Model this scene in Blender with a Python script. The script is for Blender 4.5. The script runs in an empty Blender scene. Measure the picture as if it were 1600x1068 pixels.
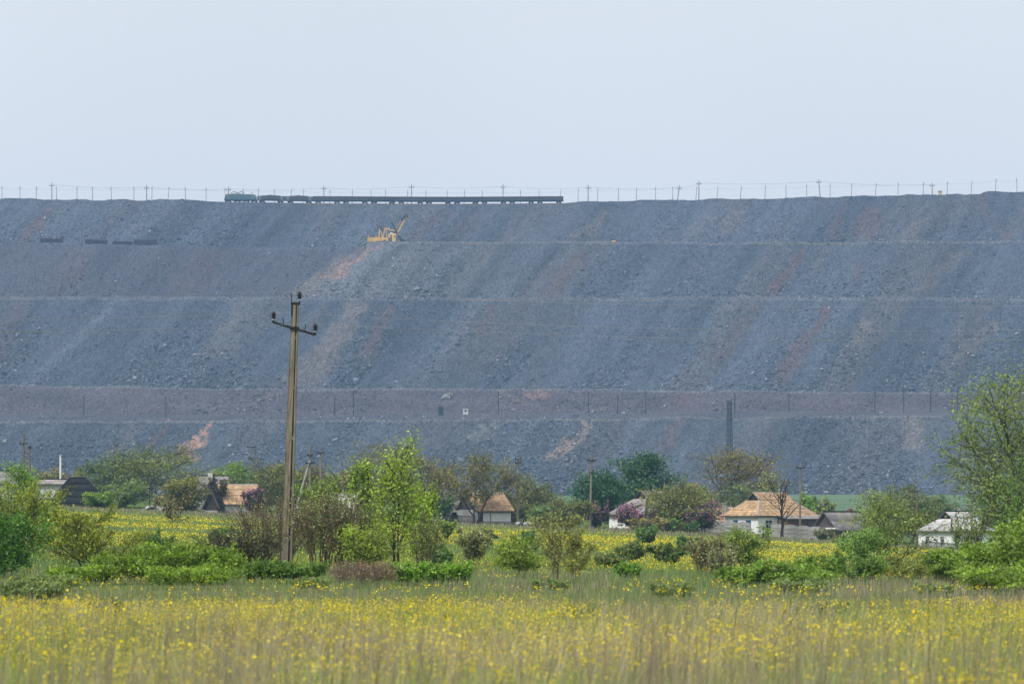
import bpy, math, random
import numpy as np
from mathutils import Vector, Matrix

SC = bpy.context.scene
COL = SC.collection
R = math.radians
random.seed(7)

# ------------------------------------------------------------------ camera, sky, sun, exposure
F = 1600 * 100 / 36.0          # focal length in photograph pixels (100 mm lens, 36 mm sensor)
HC = 1.9                       # eye height
YH = 814.0                     # row of the horizon in the photograph
cam = bpy.data.cameras.new('camera')
cam.lens = 100.0; cam.sensor_width = 36.0; cam.sensor_fit = 'HORIZONTAL'
cam.shift_y = (YH - 534.0) / 1600.0
cam.clip_start = 0.5; cam.clip_end = 9000.0
cam.dof.use_dof = True; cam.dof.focus_distance = 260.0; cam.dof.aperture_fstop = 3.1
camo = bpy.data.objects.new('camera', cam); COL.objects.link(camo)
camo.location = (0, 0, HC); camo.rotation_euler = (R(90), 0, 0)
SC.camera = camo

SUN_EL, SUN_AZ = R(52), R(215)          # high sun behind cloud, behind the photographer and to the left
world = bpy.data.worlds.new('World'); SC.world = world; world.use_nodes = True
wt = world.node_tree; wt.nodes.clear()
w_out = wt.nodes.new('ShaderNodeOutputWorld'); w_bg = wt.nodes.new('ShaderNodeBackground')
w_sky = wt.nodes.new('ShaderNodeTexSky'); w_sky.sky_type = 'NISHITA'; w_sky.sun_disc = False
w_sky.sun_elevation = SUN_EL; w_sky.sun_rotation = SUN_AZ
w_sky.air_density = 1.0; w_sky.dust_density = 4.0; w_sky.ozone_density = 1.0
w_tc = wt.nodes.new('ShaderNodeTexCoord'); w_n = wt.nodes.new('ShaderNodeTexNoise')
w_n.inputs['Scale'].default_value = 3.2; w_n.inputs['Detail'].default_value = 3.0; w_n.inputs['Roughness'].default_value = 0.45
w_r = wt.nodes.new('ShaderNodeValToRGB')
w_r.color_ramp.elements[0].position = 0.3; w_r.color_ramp.elements[0].color = (5.7, 5.86, 6.2, 1)
w_r.color_ramp.elements[1].position = 0.72; w_r.color_ramp.elements[1].color = (6.6, 6.76, 7.1, 1)
w_m = wt.nodes.new('ShaderNodeMixRGB'); w_m.inputs['Fac'].default_value = 0.9
wt.links.new(w_tc.outputs['Generated'], w_n.inputs['Vector'])
wt.links.new(w_n.outputs['Fac'], w_r.inputs['Fac'])
wt.links.new(w_sky.outputs['Color'], w_m.inputs['Color1'])
wt.links.new(w_r.outputs['Color'], w_m.inputs['Color2'])
wt.links.new(w_m.outputs['Color'], w_bg.inputs['Color'])
w_bg.inputs['Strength'].default_value = 0.1
wt.links.new(w_bg.outputs['Background'], w_out.inputs['Surface'])

sun = bpy.data.lights.new('sun', 'SUN'); sun.energy = 2.6; sun.angle = R(14); sun.color = (1.0, 0.95, 0.88)
suno = bpy.data.objects.new('sun', sun); COL.objects.link(suno)
# light travels from the sun: azimuth SUN_AZ measured from +Y clockwise
_sd = Vector((math.sin(SUN_AZ) * math.cos(SUN_EL), math.cos(SUN_AZ) * math.cos(SUN_EL), math.sin(SUN_EL)))
suno.rotation_euler = (-_sd).to_track_quat('-Z', 'Y').to_euler(); suno.location = (0, 0, 400)

SC.view_settings.view_transform = 'Standard'; SC.view_settings.look = 'None'
SC.view_settings.exposure = 0.5; SC.view_settings.gamma = 1.0
SC.render.engine = 'CYCLES'
cy = SC.cycles
cy.use_denoising = True
cy.max_bounces = 6; cy.diffuse_bounces = 3; cy.transmission_bounces = 4; cy.transparent_max_bounces = 6; cy.volume_bounces = 1
cy.use_adaptive_sampling = True; cy.adaptive_threshold = 0.01

# ------------------------------------------------------------------ helpers
def tag(o, label=None, cat=None, group=None, kind=None):
    if label: o['label'] = label
    if cat: o['category'] = cat
    if group: o['group'] = group
    if kind: o['kind'] = kind
    return o

def empty(name, loc=(0, 0, 0), rz=0.0, label=None, cat=None, group=None):
    o = bpy.data.objects.new(name, None); COL.objects.link(o)
    o.empty_display_size = 0.5
    o.location = loc; o.rotation_euler = (0, 0, rz)
    return tag(o, label, cat, group)

def mesh_obj(name, me, mat, parent=None):
    o = bpy.data.objects.new(name, me); COL.objects.link(o)
    if mat is not None: me.materials.append(mat)
    if parent is not None: o.parent = parent
    return o

def np_mesh(name, V, Fc, mat=None, parent=None, col=None, smooth=False):
    """V (n,3), Fc (m,k) with k = 3 or 4, or a list of such arrays; col (n,3) per vertex."""
    if not isinstance(Fc, (list, tuple)): Fc = [Fc]
    V = np.asarray(V, dtype=np.float32).reshape(-1, 3)
    me = bpy.data.meshes.new(name)
    me.vertices.add(len(V)); me.vertices.foreach_set('co', V.ravel())
    loops = np.concatenate([f.ravel() for f in Fc]).astype(np.int32)
    sizes = np.concatenate([np.full(len(f), f.shape[1], np.int32) for f in Fc])
    starts = np.concatenate([[0], np.cumsum(sizes)[:-1]]).astype(np.int32)
    me.loops.add(len(loops)); me.loops.foreach_set('vertex_index', loops)
    me.polygons.add(len(sizes)); me.polygons.foreach_set('loop_start', starts)
    me.update(calc_edges=True)
    if smooth: me.polygons.foreach_set('use_smooth', np.ones(len(sizes), bool))
    if col is not None:
        a = me.color_attributes.new('tint', 'FLOAT_COLOR', 'POINT')
        c = np.ones((len(V), 4), np.float32); c[:, :3] = col
        a.data.foreach_set('color', c.ravel())
    return mesh_obj(name, me, mat, parent)

class MB:
    """collects boxes, tubes and polygons; build() links them as one mesh object"""
    def __init__(s): s.v = []; s.f = []
    def add(s, vs, fs):
        n = len(s.v); s.v += [tuple(v) for v in vs]; s.f += [tuple(i + n for i in f) for f in fs]; return s
    def box(s, c, size, rz=0.0, ry=0.0, rx=0.0):
        m = Matrix.Translation(c) @ Matrix.Rotation(rz, 4, 'Z') @ Matrix.Rotation(ry, 4, 'Y') @ Matrix.Rotation(rx, 4, 'X')
        x, y, z = size[0] / 2, size[1] / 2, size[2] / 2
        vs = [m @ Vector(p) for p in ((-x, -y, -z), (x, -y, -z), (x, y, -z), (-x, y, -z), (-x, -y, z), (x, -y, z), (x, y, z), (-x, y, z))]
        return s.add(vs, [(0, 3, 2, 1), (4, 5, 6, 7), (0, 1, 5, 4), (1, 2, 6, 5), (2, 3, 7, 6), (3, 0, 4, 7)])
    def bar(s, p0, p1, w, h=None):
        """rectangular bar between two points"""
        p0, p1 = Vector(p0), Vector(p1); d = p1 - p0; h = h or w
        q = d.to_track_quat('X', 'Z').to_matrix().to_4x4()
        m = Matrix.Translation((p0 + p1) / 2) @ q; x, y, z = d.length / 2, w / 2, h / 2
        vs = [m @ Vector(p) for p in ((-x, -y, -z), (x, -y, -z), (x, y, -z), (-x, y, -z), (-x, -y, z), (x, -y, z), (x, y, z), (-x, y, z))]
        return s.add(vs, [(0, 3, 2, 1), (4, 5, 6, 7), (0, 1, 5, 4), (1, 2, 6, 5), (2, 3, 7, 6), (3, 0, 4, 7)])
    def tube(s, p0, p1, r0, r1=None, n=8):
        p0, p1 = Vector(p0), Vector(p1); r1 = r0 if r1 is None else r1
        q = (p1 - p0).to_track_quat('Z', 'Y')
        a = [Vector((math.cos(2 * math.pi * i / n), math.sin(2 * math.pi * i / n), 0)) for i in range(n)]
        vs = [p0 + q @ (u * r0) for u in a] + [p1 + q @ (u * r1) for u in a]
        fs = [(i, (i + 1) % n, n + (i + 1) % n, n + i) for i in range(n)] + [tuple(range(n - 1, -1, -1)), tuple(range(n, 2 * n))]
        return s.add(vs, fs)
    def lathe(s, c, prof, n=10):
        vs = []; fs = []
        for r, z in prof:
            vs += [(c[0] + r * math.cos(2 * math.pi * i / n), c[1] + r * math.sin(2 * math.pi * i / n), c[2] + z) for i in range(n)]
        for k in range(len(prof) - 1):
            for i in range(n):
                j = (i + 1) % n; fs.append((k * n + i, k * n + j, (k + 1) * n + j, (k + 1) * n + i))
        fs.append(tuple(range(n - 1, -1, -1))); fs.append(tuple((len(prof) - 1) * n + i for i in range(n)))
        return s.add(vs, fs)
    def prism(s, poly, off):
        """extrude polygon (list of 3-d points) by vector off"""
        n = len(poly); off = Vector(off)
        vs = [Vector(p) for p in poly] + [Vector(p) + off for p in poly]
        fs = [tuple(range(n)), tuple(range(2 * n - 1, n - 1, -1))] + [(i, n + i, n + (i + 1) % n, (i + 1) % n) for i in range(n)]
        return s.add(vs, fs)
    def build(s, name, mat, parent=None, bevel=0.0):
        me = bpy.data.meshes.new(name); me.from_pydata(s.v, [], s.f); me.update()
        o = mesh_obj(name, me, mat, parent)
        if bevel:
            b = o.modifiers.new('bevel', 'BEVEL'); b.width = bevel; b.segments = 2; b.limit_method = 'ANGLE'
        return o

def copy_tree(o, parent=None):
    c = o.copy(); COL.objects.link(c); c.parent = parent
    for ch in list(o.children): copy_tree(ch, c)
    return c

# ---- noise in numpy
def _hash(ix, iy, seed):
    h = (ix.astype(np.int64) * 374761393 + iy.astype(np.int64) * 668265263 + seed * 144269504) & 0xFFFFFFFF
    h = ((h ^ (h >> 13)) * 1274126177) & 0xFFFFFFFF
    h = h ^ (h >> 16)
    return (h & 0xFFFFFF) / float(0xFFFFFF)
def vnoise(x, y, seed=0):
    ix, iy = np.floor(x), np.floor(y); fx, fy = x - ix, y - iy
    ux, uy = fx * fx * (3 - 2 * fx), fy * fy * (3 - 2 * fy)
    a = _hash(ix, iy, seed); b = _hash(ix + 1, iy, seed); c = _hash(ix, iy + 1, seed); d = _hash(ix + 1, iy + 1, seed)
    return (a * (1 - ux) + b * ux) * (1 - uy) + (c * (1 - ux) + d * ux) * uy
def fbm(x, y, seed=0, oct=4):
    x = np.asarray(x, float); y = np.asarray(y, float)
    t = 0; a = 0.5; s = 0
    for o in range(oct):
        t = t + a * vnoise(x * 2 ** o, y * 2 ** o, seed + o * 17); s += a; a *= 0.5
    return t / s
def sstep(a, b, x):
    t = np.clip((np.asarray(x, float) - a) / (b - a), 0, 1); return t * t * (3 - 2 * t)

# ---- terrain
def terrain(X, Y):
    X = np.asarray(X, float); Y = np.asarray(Y, float)
    Xs = np.clip(X, -160, 160)
    yk = [0, 60, 110, 150, 200, 250, 300, 350, 400, 460]
    c = np.interp(Y, yk, [0, 0, -.10, -.22, -.15, .10, .45, .9, 1.4, 1.7])
    s = np.interp(Y, yk, [0, 0, .008, .025, .033, .036, .036, .034, .032, .032])
    z = c - s * Xs - 0.010 * np.minimum(Xs, 0) * np.clip(Y / 400.0, 0, 1) ** 2 - 0.0004 * np.clip(Xs, 0, 110) ** 2 * np.clip(Y / 400.0, 0, 1) ** 3
    far = np.clip((Y - 420) / 730.0, 0, 1.15)
    z = z * (1 - far) + far * 11.6
    und = (fbm(X / 38.0, Y / 38.0, 3, 3) - 0.5)
    z = z + und * (0.10 + 0.14 * sstep(90, 160, Y)) * (1 - 0.5 * sstep(360, 400, Y))
    z = z + (fbm(X / 160.0 + 9, Y / 160.0, 31, 3) - 0.5) * 4.0 * sstep(450, 800, Y)
    return z
def gz(X, Y): return float(terrain(X, Y))
def wx(px, d): return (px - 800.0) * d / F
def wz(py, d): return HC + (YH - py) * d / F
def G(px, d):
    X = wx(px, d); return (X, d, gz(X, d))

# ------------------------------------------------------------------ materials
def nodes(name):
    m = bpy.data.materials.new(name); m.use_nodes = True
    t = m.node_tree; t.nodes.clear()
    out = t.nodes.new('ShaderNodeOutputMaterial')
    return m, t, out
def solid(name, c1, c2=None, scale=3.0, rough=0.8, metal=0.0, bump=0.0, detail=5.0, stretch=(1, 1, 1), tint=False, c3=None):
    m, t, out = nodes(name)
    b = t.nodes.new('ShaderNodeBsdfPrincipled'); b.inputs['Roughness'].default_value = rough; b.inputs['Metallic'].default_value = metal
    b.inputs['Specular IOR Level'].default_value = 0.25
    tc = t.nodes.new('ShaderNodeTexCoord'); mp = t.nodes.new('ShaderNodeMapping'); mp.inputs['Scale'].default_value = stretch
    n = t.nodes.new('ShaderNodeTexNoise'); n.inputs['Scale'].default_value = scale; n.inputs['Detail'].default_value = detail; n.inputs['Roughness'].default_value = 0.65
    r = t.nodes.new('ShaderNodeValToRGB')
    c2 = c2 or tuple(v * 0.6 for v in c1)
    r.color_ramp.elements[0].position = 0.32; r.color_ramp.elements[0].color = (*c2, 1)
    r.color_ramp.elements[1].position = 0.66; r.color_ramp.elements[1].color = (*c1, 1)
    if c3:
        e = r.color_ramp.elements.new(0.8); e.color = (*c3, 1)
    t.links.new(tc.outputs['Object'], mp.inputs['Vector']); t.links.new(mp.outputs['Vector'], n.inputs['Vector'])
    t.links.new(n.outputs['Fac'], r.inputs['Fac'])
    colr = r.outputs['Color']
    if tint:
        at = t.nodes.new('ShaderNodeAttribute'); at.attribute_name = 'tint'
        mx = t.nodes.new('ShaderNodeMixRGB'); mx.blend_type = 'MULTIPLY'; mx.inputs['Fac'].default_value = 1.0
        t.links.new(colr, mx.inputs['Color1']); t.links.new(at.outputs['Color'], mx.inputs['Color2']); colr = mx.outputs['Color']
    t.links.new(colr, b.inputs['Base Color'])
    if bump:
        bp = t.nodes.new('ShaderNodeBump'); bp.inputs['Strength'].default_value = bump; bp.inputs['Distance'].default_value = 0.05
        t.links.new(n.outputs['Fac'], bp.inputs['Height']); t.links.new(bp.outputs['Normal'], b.inputs['Normal'])
    t.links.new(b.outputs['BSDF'], out.inputs['Surface'])
    return m
def leafmat(name, trans=0.35, rough=0.55, gloss=0.06):
    """leaf / grass material: colour from the 'tint' attribute with a little noise, partly translucent"""
    m, t, out = nodes(name)
    at = t.nodes.new('ShaderNodeAttribute'); at.attribute_name = 'tint'
    d = t.nodes.new('ShaderNodeBsdfDiffuse'); tr = t.nodes.new('ShaderNodeBsdfTranslucent'); mx = t.nodes.new('ShaderNodeMixShader')
    tc = t.nodes.new('ShaderNodeTexCoord'); n = t.nodes.new('ShaderNodeTexNoise'); n.inputs['Scale'].default_value = 1.3; n.inputs['Detail'].default_value = 4
    mr = t.nodes.new('ShaderNodeMapRange'); mr.inputs['From Min'].default_value = 0.3; mr.inputs['From Max'].default_value = 0.7
    mr.inputs['To Min'].default_value = 0.78; mr.inputs['To Max'].default_value = 1.18
    mul = t.nodes.new('ShaderNodeVectorMath'); mul.operation = 'SCALE'
    t.links.new(tc.outputs['Object'], n.inputs['Vector']); t.links.new(n.outputs['Fac'], mr.inputs['Value'])
    t.links.new(at.outputs['Color'], mul.inputs[0]); t.links.new(mr.outputs['Result'], mul.inputs['Scale'])
    mx.inputs['Fac'].default_value = trans
    t.links.new(mul.outputs['Vector'], d.inputs['Color']); t.links.new(mul.outputs['Vector'], tr.inputs['Color'])
    t.links.new(d.outputs['BSDF'], mx.inputs[1]); t.links.new(tr.outputs['BSDF'], mx.inputs[2])
    last = mx.outputs['Shader']
    if gloss:
        g = t.nodes.new('ShaderNodeBsdfGlossy'); g.inputs['Roughness'].default_value = rough; m2 = t.nodes.new('ShaderNodeMixShader'); m2.inputs['Fac'].default_value = gloss
        t.links.new(last, m2.inputs[1]); t.links.new(g.outputs['BSDF'], m2.inputs[2]); last = m2.outputs['Shader']
    t.links.new(last, out.inputs['Surface'])
    return m
def rockmat(name, bump=1.0):
    m, t, out = nodes(name)
    b = t.nodes.new('ShaderNodeBsdfPrincipled'); b.inputs['Roughness'].default_value = 0.92; b.inputs['Specular IOR Level'].default_value = 0.15
    at = t.nodes.new('ShaderNodeAttribute'); at.attribute_name = 'tint'
    tc = t.nodes.new('ShaderNodeTexCoord')
    n1 = t.nodes.new('ShaderNodeTexNoise'); n1.inputs['Scale'].default_value = 1.0; n1.inputs['Detail'].default_value = 8; n1.inputs['Roughness'].default_value = 0.78
    vo = t.nodes.new('ShaderNodeTexVoronoi'); vo.inputs['Scale'].default_value = 1.15; vo.inputs['Randomness'].default_value = 1.0
    mr = t.nodes.new('ShaderNodeMapRange'); mr.inputs['From Min'].default_value = 0.3; mr.inputs['From Max'].default_value = 0.72
    mr.inputs['To Min'].default_value = 0.45; mr.inputs['To Max'].default_value = 1.6
    sep = t.nodes.new('ShaderNodeSeparateColor')
    mr2 = t.nodes.new('ShaderNodeMapRange'); mr2.inputs['To Min'].default_value = 0.72; mr2.inputs['To Max'].default_value = 1.34
    mm = t.nodes.new('ShaderNodeMath'); mm.operation = 'MULTIPLY'
    mul = t.nodes.new('ShaderNodeVectorMath'); mul.operation = 'SCALE'
    for x in (n1, vo): t.links.new(tc.outputs['Object'], x.inputs['Vector'])
    t.links.new(n1.outputs['Fac'], mr.inputs['Value']); t.links.new(vo.outputs['Color'], sep.inputs['Color']); t.links.new(sep.outputs['Red'], mr2.inputs['Value'])
    t.links.new(mr.outputs['Result'], mm.inputs[0]); t.links.new(mr2.outputs['Result'], mm.inputs[1])
    t.links.new(at.outputs['Color'], mul.inputs[0]); t.links.new(mm.outputs['Value'], mul.inputs['Scale'])
    t.links.new(mul.outputs['Vector'], b.inputs['Base Color'])
    if bump:
        bp = t.nodes.new('ShaderNodeBump'); bp.inputs['Strength'].default_value = bump; bp.inputs['Distance'].default_value = 0.9
        ad = t.nodes.new('ShaderNodeMath'); ad.operation = 'SUBTRACT'
        t.links.new(n1.outputs['Fac'], ad.inputs[0]); t.links.new(vo.outputs['Distance'], ad.inputs[1])
        t.links.new(ad.outputs['Value'], bp.inputs['Height']); t.links.new(bp.outputs['Normal'], b.inputs['Normal'])
    t.links.new(b.outputs['BSDF'], out.inputs['Surface'])
    return m
def glassmat(name, c):
    m, t, out = nodes(name)
    b = t.nodes.new('ShaderNodeBsdfPrincipled'); b.inputs['Base Color'].default_value = (*c, 1); b.inputs['Roughness'].default_value = 0.12
    t.links.new(b.outputs['BSDF'], out.inputs['Surface']); return m

M = {}
M['ground'] = leafmat('ground_soil', 0.0, 0.9, 0.0)
M['rock'] = rockmat('waste_rock', 0.9)
M['stone'] = rockmat('loose_stone', 0.4)
M['leaf'] = leafmat('leaf_green', 0.42, 0.5, 0.04)
M['grass'] = leafmat('grass_blades', 0.3, 0.6, 0.02)
M['petal'] = leafmat('petals', 0.25, 0.6, 0.0)
M['bark'] = solid('bark', (0.085, 0.068, 0.052), (0.03, 0.024, 0.02), 9, 0.95, bump=0.4, stretch=(1, 1, 0.25))
M['bark_pale'] = solid('bark_grey', (0.16, 0.14, 0.11), (0.06, 0.05, 0.04), 9, 0.95, bump=0.4, stretch=(1, 1, 0.25))
M['bark_red'] = solid('bark_reddish', (0.19, 0.13, 0.095), (0.085, 0.055, 0.042), 9, 0.95, bump=0.4, stretch=(1, 1, 0.25))
M['bark_dry'] = solid('dry_stalks', (0.19, 0.155, 0.12), (0.10, 0.08, 0.065), 9, 0.95)
M['concrete'] = solid('aged_concrete', (0.255, 0.235, 0.175), (0.085, 0.068, 0.042), 3.0, 0.9, bump=0.35, stretch=(4, 4, 0.35), c3=(0.29, 0.265, 0.21))
M['concrete_grey'] = solid('grey_concrete', (0.36, 0.35, 0.33), (0.24, 0.235, 0.225), 1.7, 0.9, bump=0.2)
M['concrete_dark'] = solid('weathered_concrete_pole', (0.235, 0.20, 0.165), (0.14, 0.115, 0.095), 2.0, 0.9, stretch=(1, 1, 0.4))
M['wood_pole'] = solid('weathered_timber_pole', (0.20, 0.125, 0.085), (0.10, 0.062, 0.045), 2.0, 0.9, stretch=(1, 1, 0.25))
M['iron'] = solid('dark_iron', (0.028, 0.022, 0.021), (0.014, 0.011, 0.011), 8, 0.7, 0.3)
M['rust'] = solid('rusty_iron', (0.11, 0.055, 0.035), (0.05, 0.025, 0.02), 5, 0.85)
M['porcelain'] = solid('dark_porcelain', (0.032, 0.022, 0.02), (0.02, 0.014, 0.013), 6, 0.3)
M['wire'] = solid('aluminium_wire', (0.36, 0.36, 0.35), (0.28, 0.28, 0.27), 6, 0.5, 0.6)
M['wire_dark'] = solid('dark_wire', (0.08, 0.08, 0.085), (0.05, 0.05, 0.055), 6, 0.6, 0.3)
M['white_wall'] = solid('lime_washed_wall', (0.83, 0.83, 0.83), (0.68, 0.68, 0.68), 1.1, 0.95, bump=0.15, c3=(0.82, 0.82, 0.82))
M['grey_wall'] = solid('stained_whitewash', (0.66, 0.67, 0.69), (0.47, 0.475, 0.49), 1.3, 0.95, bump=0.15)
M['brown_wall'] = solid('brown_plank_wall', (0.17, 0.115, 0.075), (0.09, 0.06, 0.042), 2.5, 0.95, stretch=(4, 4, 0.5))
M['dark_wood'] = solid('blackened_boards', (0.055, 0.048, 0.046), (0.026, 0.023, 0.022), 2.5, 0.9, stretch=(6, 6, 0.4))
M['grey_wood'] = solid('grey_boards', (0.105, 0.09, 0.085), (0.05, 0.044, 0.042), 2.5, 0.95, stretch=(6, 6, 0.4))
M['tile'] = solid('clay_roof_tile', (0.60, 0.42, 0.25), (0.45, 0.295, 0.17), 2.8, 0.9, tint=True, c3=(0.66, 0.49, 0.32))
M['slate'] = solid('grey_roof_sheet', (0.30, 0.28, 0.265), (0.17, 0.155, 0.145), 1.6, 0.95, tint=True, stretch=(1, 1, 1))
M['tar'] = solid('tarred_roof', (0.018, 0.018, 0.021), (0.010, 0.010, 0.012), 1.2, 0.75, tint=True)
M['brick'] = solid('red_brick', (0.30, 0.13, 0.08), (0.2, 0.085, 0.06), 4, 0.9)
M['blue'] = solid('blue_paint', (0.03, 0.16, 0.45), (0.025, 0.12, 0.35), 4, 0.6)
M['maroon'] = solid('maroon_boards', (0.045, 0.018, 0.018), (0.025, 0.011, 0.011), 3, 0.8)
M['white_paint'] = solid('white_paint', (0.78, 0.78, 0.77), (0.62, 0.62, 0.61), 4, 0.6)
M['pane'] = glassmat('window_glass', (0.012, 0.014, 0.016))
M['loco'] = solid('green_loco_paint', (0.055, 0.105, 0.13), (0.037, 0.075, 0.095), 0.6, 0.6, c3=(0.075, 0.125, 0.145))
M['loco_roof'] = solid('loco_roof_grey', (0.16, 0.17, 0.17), (0.1, 0.1, 0.1), 1, 0.7)
M['car'] = solid('dusty_wagon_side', (0.068, 0.060, 0.07), (0.04, 0.036, 0.044), 0.8, 0.85, c3=(0.095, 0.07, 0.07))
M['car_rim'] = solid('rusty_wagon_rim', (0.17, 0.085, 0.065), (0.10, 0.055, 0.048), 0.9, 0.9)
M['under'] = solid('underframe_black', (0.012, 0.013, 0.016), (0.007, 0.007, 0.009), 2, 0.8)
M['pant'] = solid('red_brown_pantograph', (0.09, 0.035, 0.035), (0.05, 0.02, 0.02), 3, 0.7)
M['ore'] = solid('ore_load', (0.12, 0.085, 0.075), (0.06, 0.045, 0.042), 1.5, 0.95)
M['lamp'] = solid('lamp_housing', (0.7, 0.42, 0.12), (0.6, 0.35, 0.1), 3, 0.5)
M['yellow'] = solid('excavator_yellow', (0.62, 0.385, 0.115), (0.47, 0.28, 0.075), 0.5, 0.7, c3=(0.66, 0.43, 0.15))
M['yellow_pale'] = solid('cab_pale_yellow', (0.64, 0.45, 0.16), (0.5, 0.34, 0.11), 0.6, 0.7)
M['steel_dark'] = solid('dark_blue_steel', (0.022, 0.026, 0.034), (0.012, 0.015, 0.02), 0.8, 0.7)
M['orange_brown'] = solid('orange_brown_steel', (0.40, 0.19, 0.075), (0.25, 0.11, 0.05), 0.8, 0.75)
M['hut'] = solid('pale_hut', (0.5, 0.52, 0.54), (0.36, 0.37, 0.39), 1, 0.8)

# ------------------------------------------------------------------ ground
def build_ground():
    ys = np.concatenate([np.linspace(-300, 0, 8)[:-1], np.arange(0, 140, 2.0), np.arange(140, 420, 4.0), np.linspace(420, 1250, 60), np.linspace(1300, 3000, 12)])
    xs = np.concatenate([np.linspace(-2600, -260, 18)[:-1], np.linspace(-260, -110, 18)[:-1], np.arange(-110, 110, 2.2), np.linspace(110, 260, 18), np.linspace(260, 2600, 18)[1:]])
    XX, YY = np.meshgrid(xs, ys); ZZ = terrain(XX, YY)
    V = np.stack([XX, YY, ZZ], -1).reshape(-1, 3)
    nx = len(xs); ny = len(ys); i, j = np.meshgrid(np.arange(nx - 1), np.arange(ny - 1)); a = (j * nx + i).ravel()
    Fc = np.stack([a, a + 1, a + nx + 1, a + nx], -1)
    x, y = V[:, 0], V[:, 1]
    n = fbm(x / 9, y / 9, 11, 4)
    c = np.zeros((len(V), 3))
    near = np.array([0.16, 0.15, 0.07]); mid = np.array([0.10, 0.145, 0.035]); far = np.array([0.11, 0.165, 0.085])
    t = sstep(60, 110, y)[:, None]; u = sstep(430, 560, y)[:, None]
    c = near * (1 - t) + mid * t; c = c * (1 - u) + far * u
    n2 = fbm(x / 70 + 5, y / 220, 19, 3)
    dry = (sstep(0.52, 0.7, n2) * sstep(500, 700, y))[:, None]
    c = c * (1 - 0.5 * dry) + np.array([0.13, 0.17, 0.075]) * 0.5 * dry
    c *= (0.75 + 0.5 * n)[:, None]
    o = np_mesh('ground', V, Fc, M['ground'], None, c, True)
    tag(o, 'gently rolling meadow ground running from the flowers to the foot of the rock dump', 'ground', kind='structure')
build_ground()

# ------------------------------------------------------------------ the rock dump (terraced spoil heap)
T36 = math.tan(R(36))
def crest(pts, xp): return np.interp(xp, [p[0] for p in pts], [p[1] for p in pts])
C_BASE = [(-200, 776), (0, 775), (800, 777), (1280, 779), (1600, 776), (1900, 774)]
C1 = [(-300, 660), (0, 659), (300, 659), (540, 658), (800, 656), (1000, 655), (1300, 653), (1600, 651), (1900, 650)]
C1B = [(-300, 645), (0, 646), (400, 647), (800, 645), (1100, 642), (1600, 641), (1900, 640)]
C2 = [(-300, 604), (0, 605), (300, 608), (800, 610), (1200, 613), (1600, 615), (1900, 616)]
C3 = [(-300, 463), (0, 465), (440, 466), (800, 468), (1250, 466), (1600, 468), (1900, 469)]
C4R = [(-300, 380), (560, 380), (1200, 381), (1400, 379), (1600, 378), (1900, 377)]
C4L = [(-300, 372), (0, 378), (250, 384), (540, 388), (700, 389), (1900, 389)]
C5 = [(-300, 313), (0, 313), (60, 314), (240, 315), (300, 314), (350, 316.5), (500, 319), (700, 320), (880, 319), (900, 317), (1000, 315.5), (1160, 313), (1300, 309.5), (1440, 306.5), (1508, 305), (1520, 302), (1600, 300), (1900, 297)]
def climb(db, zb, yp, tan):
    yp = np.asarray(yp, float)
    a = (YH - yp) / F
    Z = (HC + a * (db - zb / tan)) / (1 - a / tan)
    return db + (Z - zb) / tan, Z
class Dump: pass
DP = Dump()
def dump_profile(X):
    """arrays of key points (depth, height) for columns X"""
    def wob(k, a): return (fbm(X / 22.0 + k * 13, X * 0 + k, 43, 3) - 0.5) * a + (fbm(X / 95.0 + k * 7, X * 0 + k, 44, 2) - 0.5) * a
    px = 800 + F * X / 1180.0
    d0 = 1150.0 + 12 * (fbm(X / 90.0, X * 0 + 2, 41, 3) - 0.5) * 2; z0 = HC + (YH - crest(C_BASE, px)) * d0 / F - 1.5
    d1, z1 = climb(d0, z0, crest(C1, px) + wob(1, 5.0), T36)
    # low berm and brown sub-bank
    px = 800 + F * X / 1250.0
    db = d1 + 55; zb = HC + (YH - crest(C1B, px) - wob(2, 3.0)) * db / F
    d2, z2 = climb(db, zb, crest(C2, px) + wob(3, 3.5), math.tan(R(27)))
    dA = d2 + 14 + 0 * X; zA = z2 + 0.2
    px = 800 + F * X / 1330.0
    d3, z3 = climb(dA, zA, crest(C3, px) + wob(4, 3.0), T36)
    dB = d3 + 13; zB = z3 + 0.3
    # newer fill on the right, older bank set back on the left
    px = 800 + F * X / 1420.0
    d4, z4 = climb(dB, zB, crest(C4R, px) + wob(5, 2.2), T36)
    oldb = dB + 42
    d4o, z4o = climb(oldb, zB, crest(C4L, px) + wob(6, 2.5), T36)
    X0 = wx(583, 1420.0)                      # end of the fill's crest
    h = np.clip(z4 - np.maximum(X0 - X, 0) * T36 * 0.98, zB + 0.01, None)
    dh = dB + (h - zB) / T36
    zc = np.minimum(h, z4o - 0.02); doh = np.maximum(oldb + (zc - zB) / T36, dh + 0.5)
    right = sstep(-6, 6, X - X0)
    z4o = z4o * (1 - right) + (z4 + 0.3) * right
    doh = doh * (1 - right) + (d4 + 48) * right
    d4o = np.maximum(d4o, doh + 0.5)
    zc = zc * (1 - right) + (z4 + 0.2) * right
    dC = d4o + 30; zC = z4o + 0.4
    px = 800 + F * X / 1590.0
    d5, z5 = climb(dC, zC, crest(C5, px), T36)
    return [(d0 - 25, z0 - 6), (d0, z0), (d1, z1), (db, zb), (d2, z2), (dA, zA), (d3, z3), (dB, zB), (dh, h), (doh, zc), (d4o, z4o), (dC, zC), (d5, z5), (d5 + 500, z5 + 0.3), (d5 + 800, z5 - 200)]
ROWS = [3, 62, 8, 18, 3, 72, 3, 46, 4, 14, 4, 42, 8, 3]     # rows in each span
SPAN = ['foot', 's1', 'b1', 's1b', 'b2', 's2', 'b3', 's3', 'b4', 's3o', 'b5', 's4', 'top', 'back']

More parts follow.
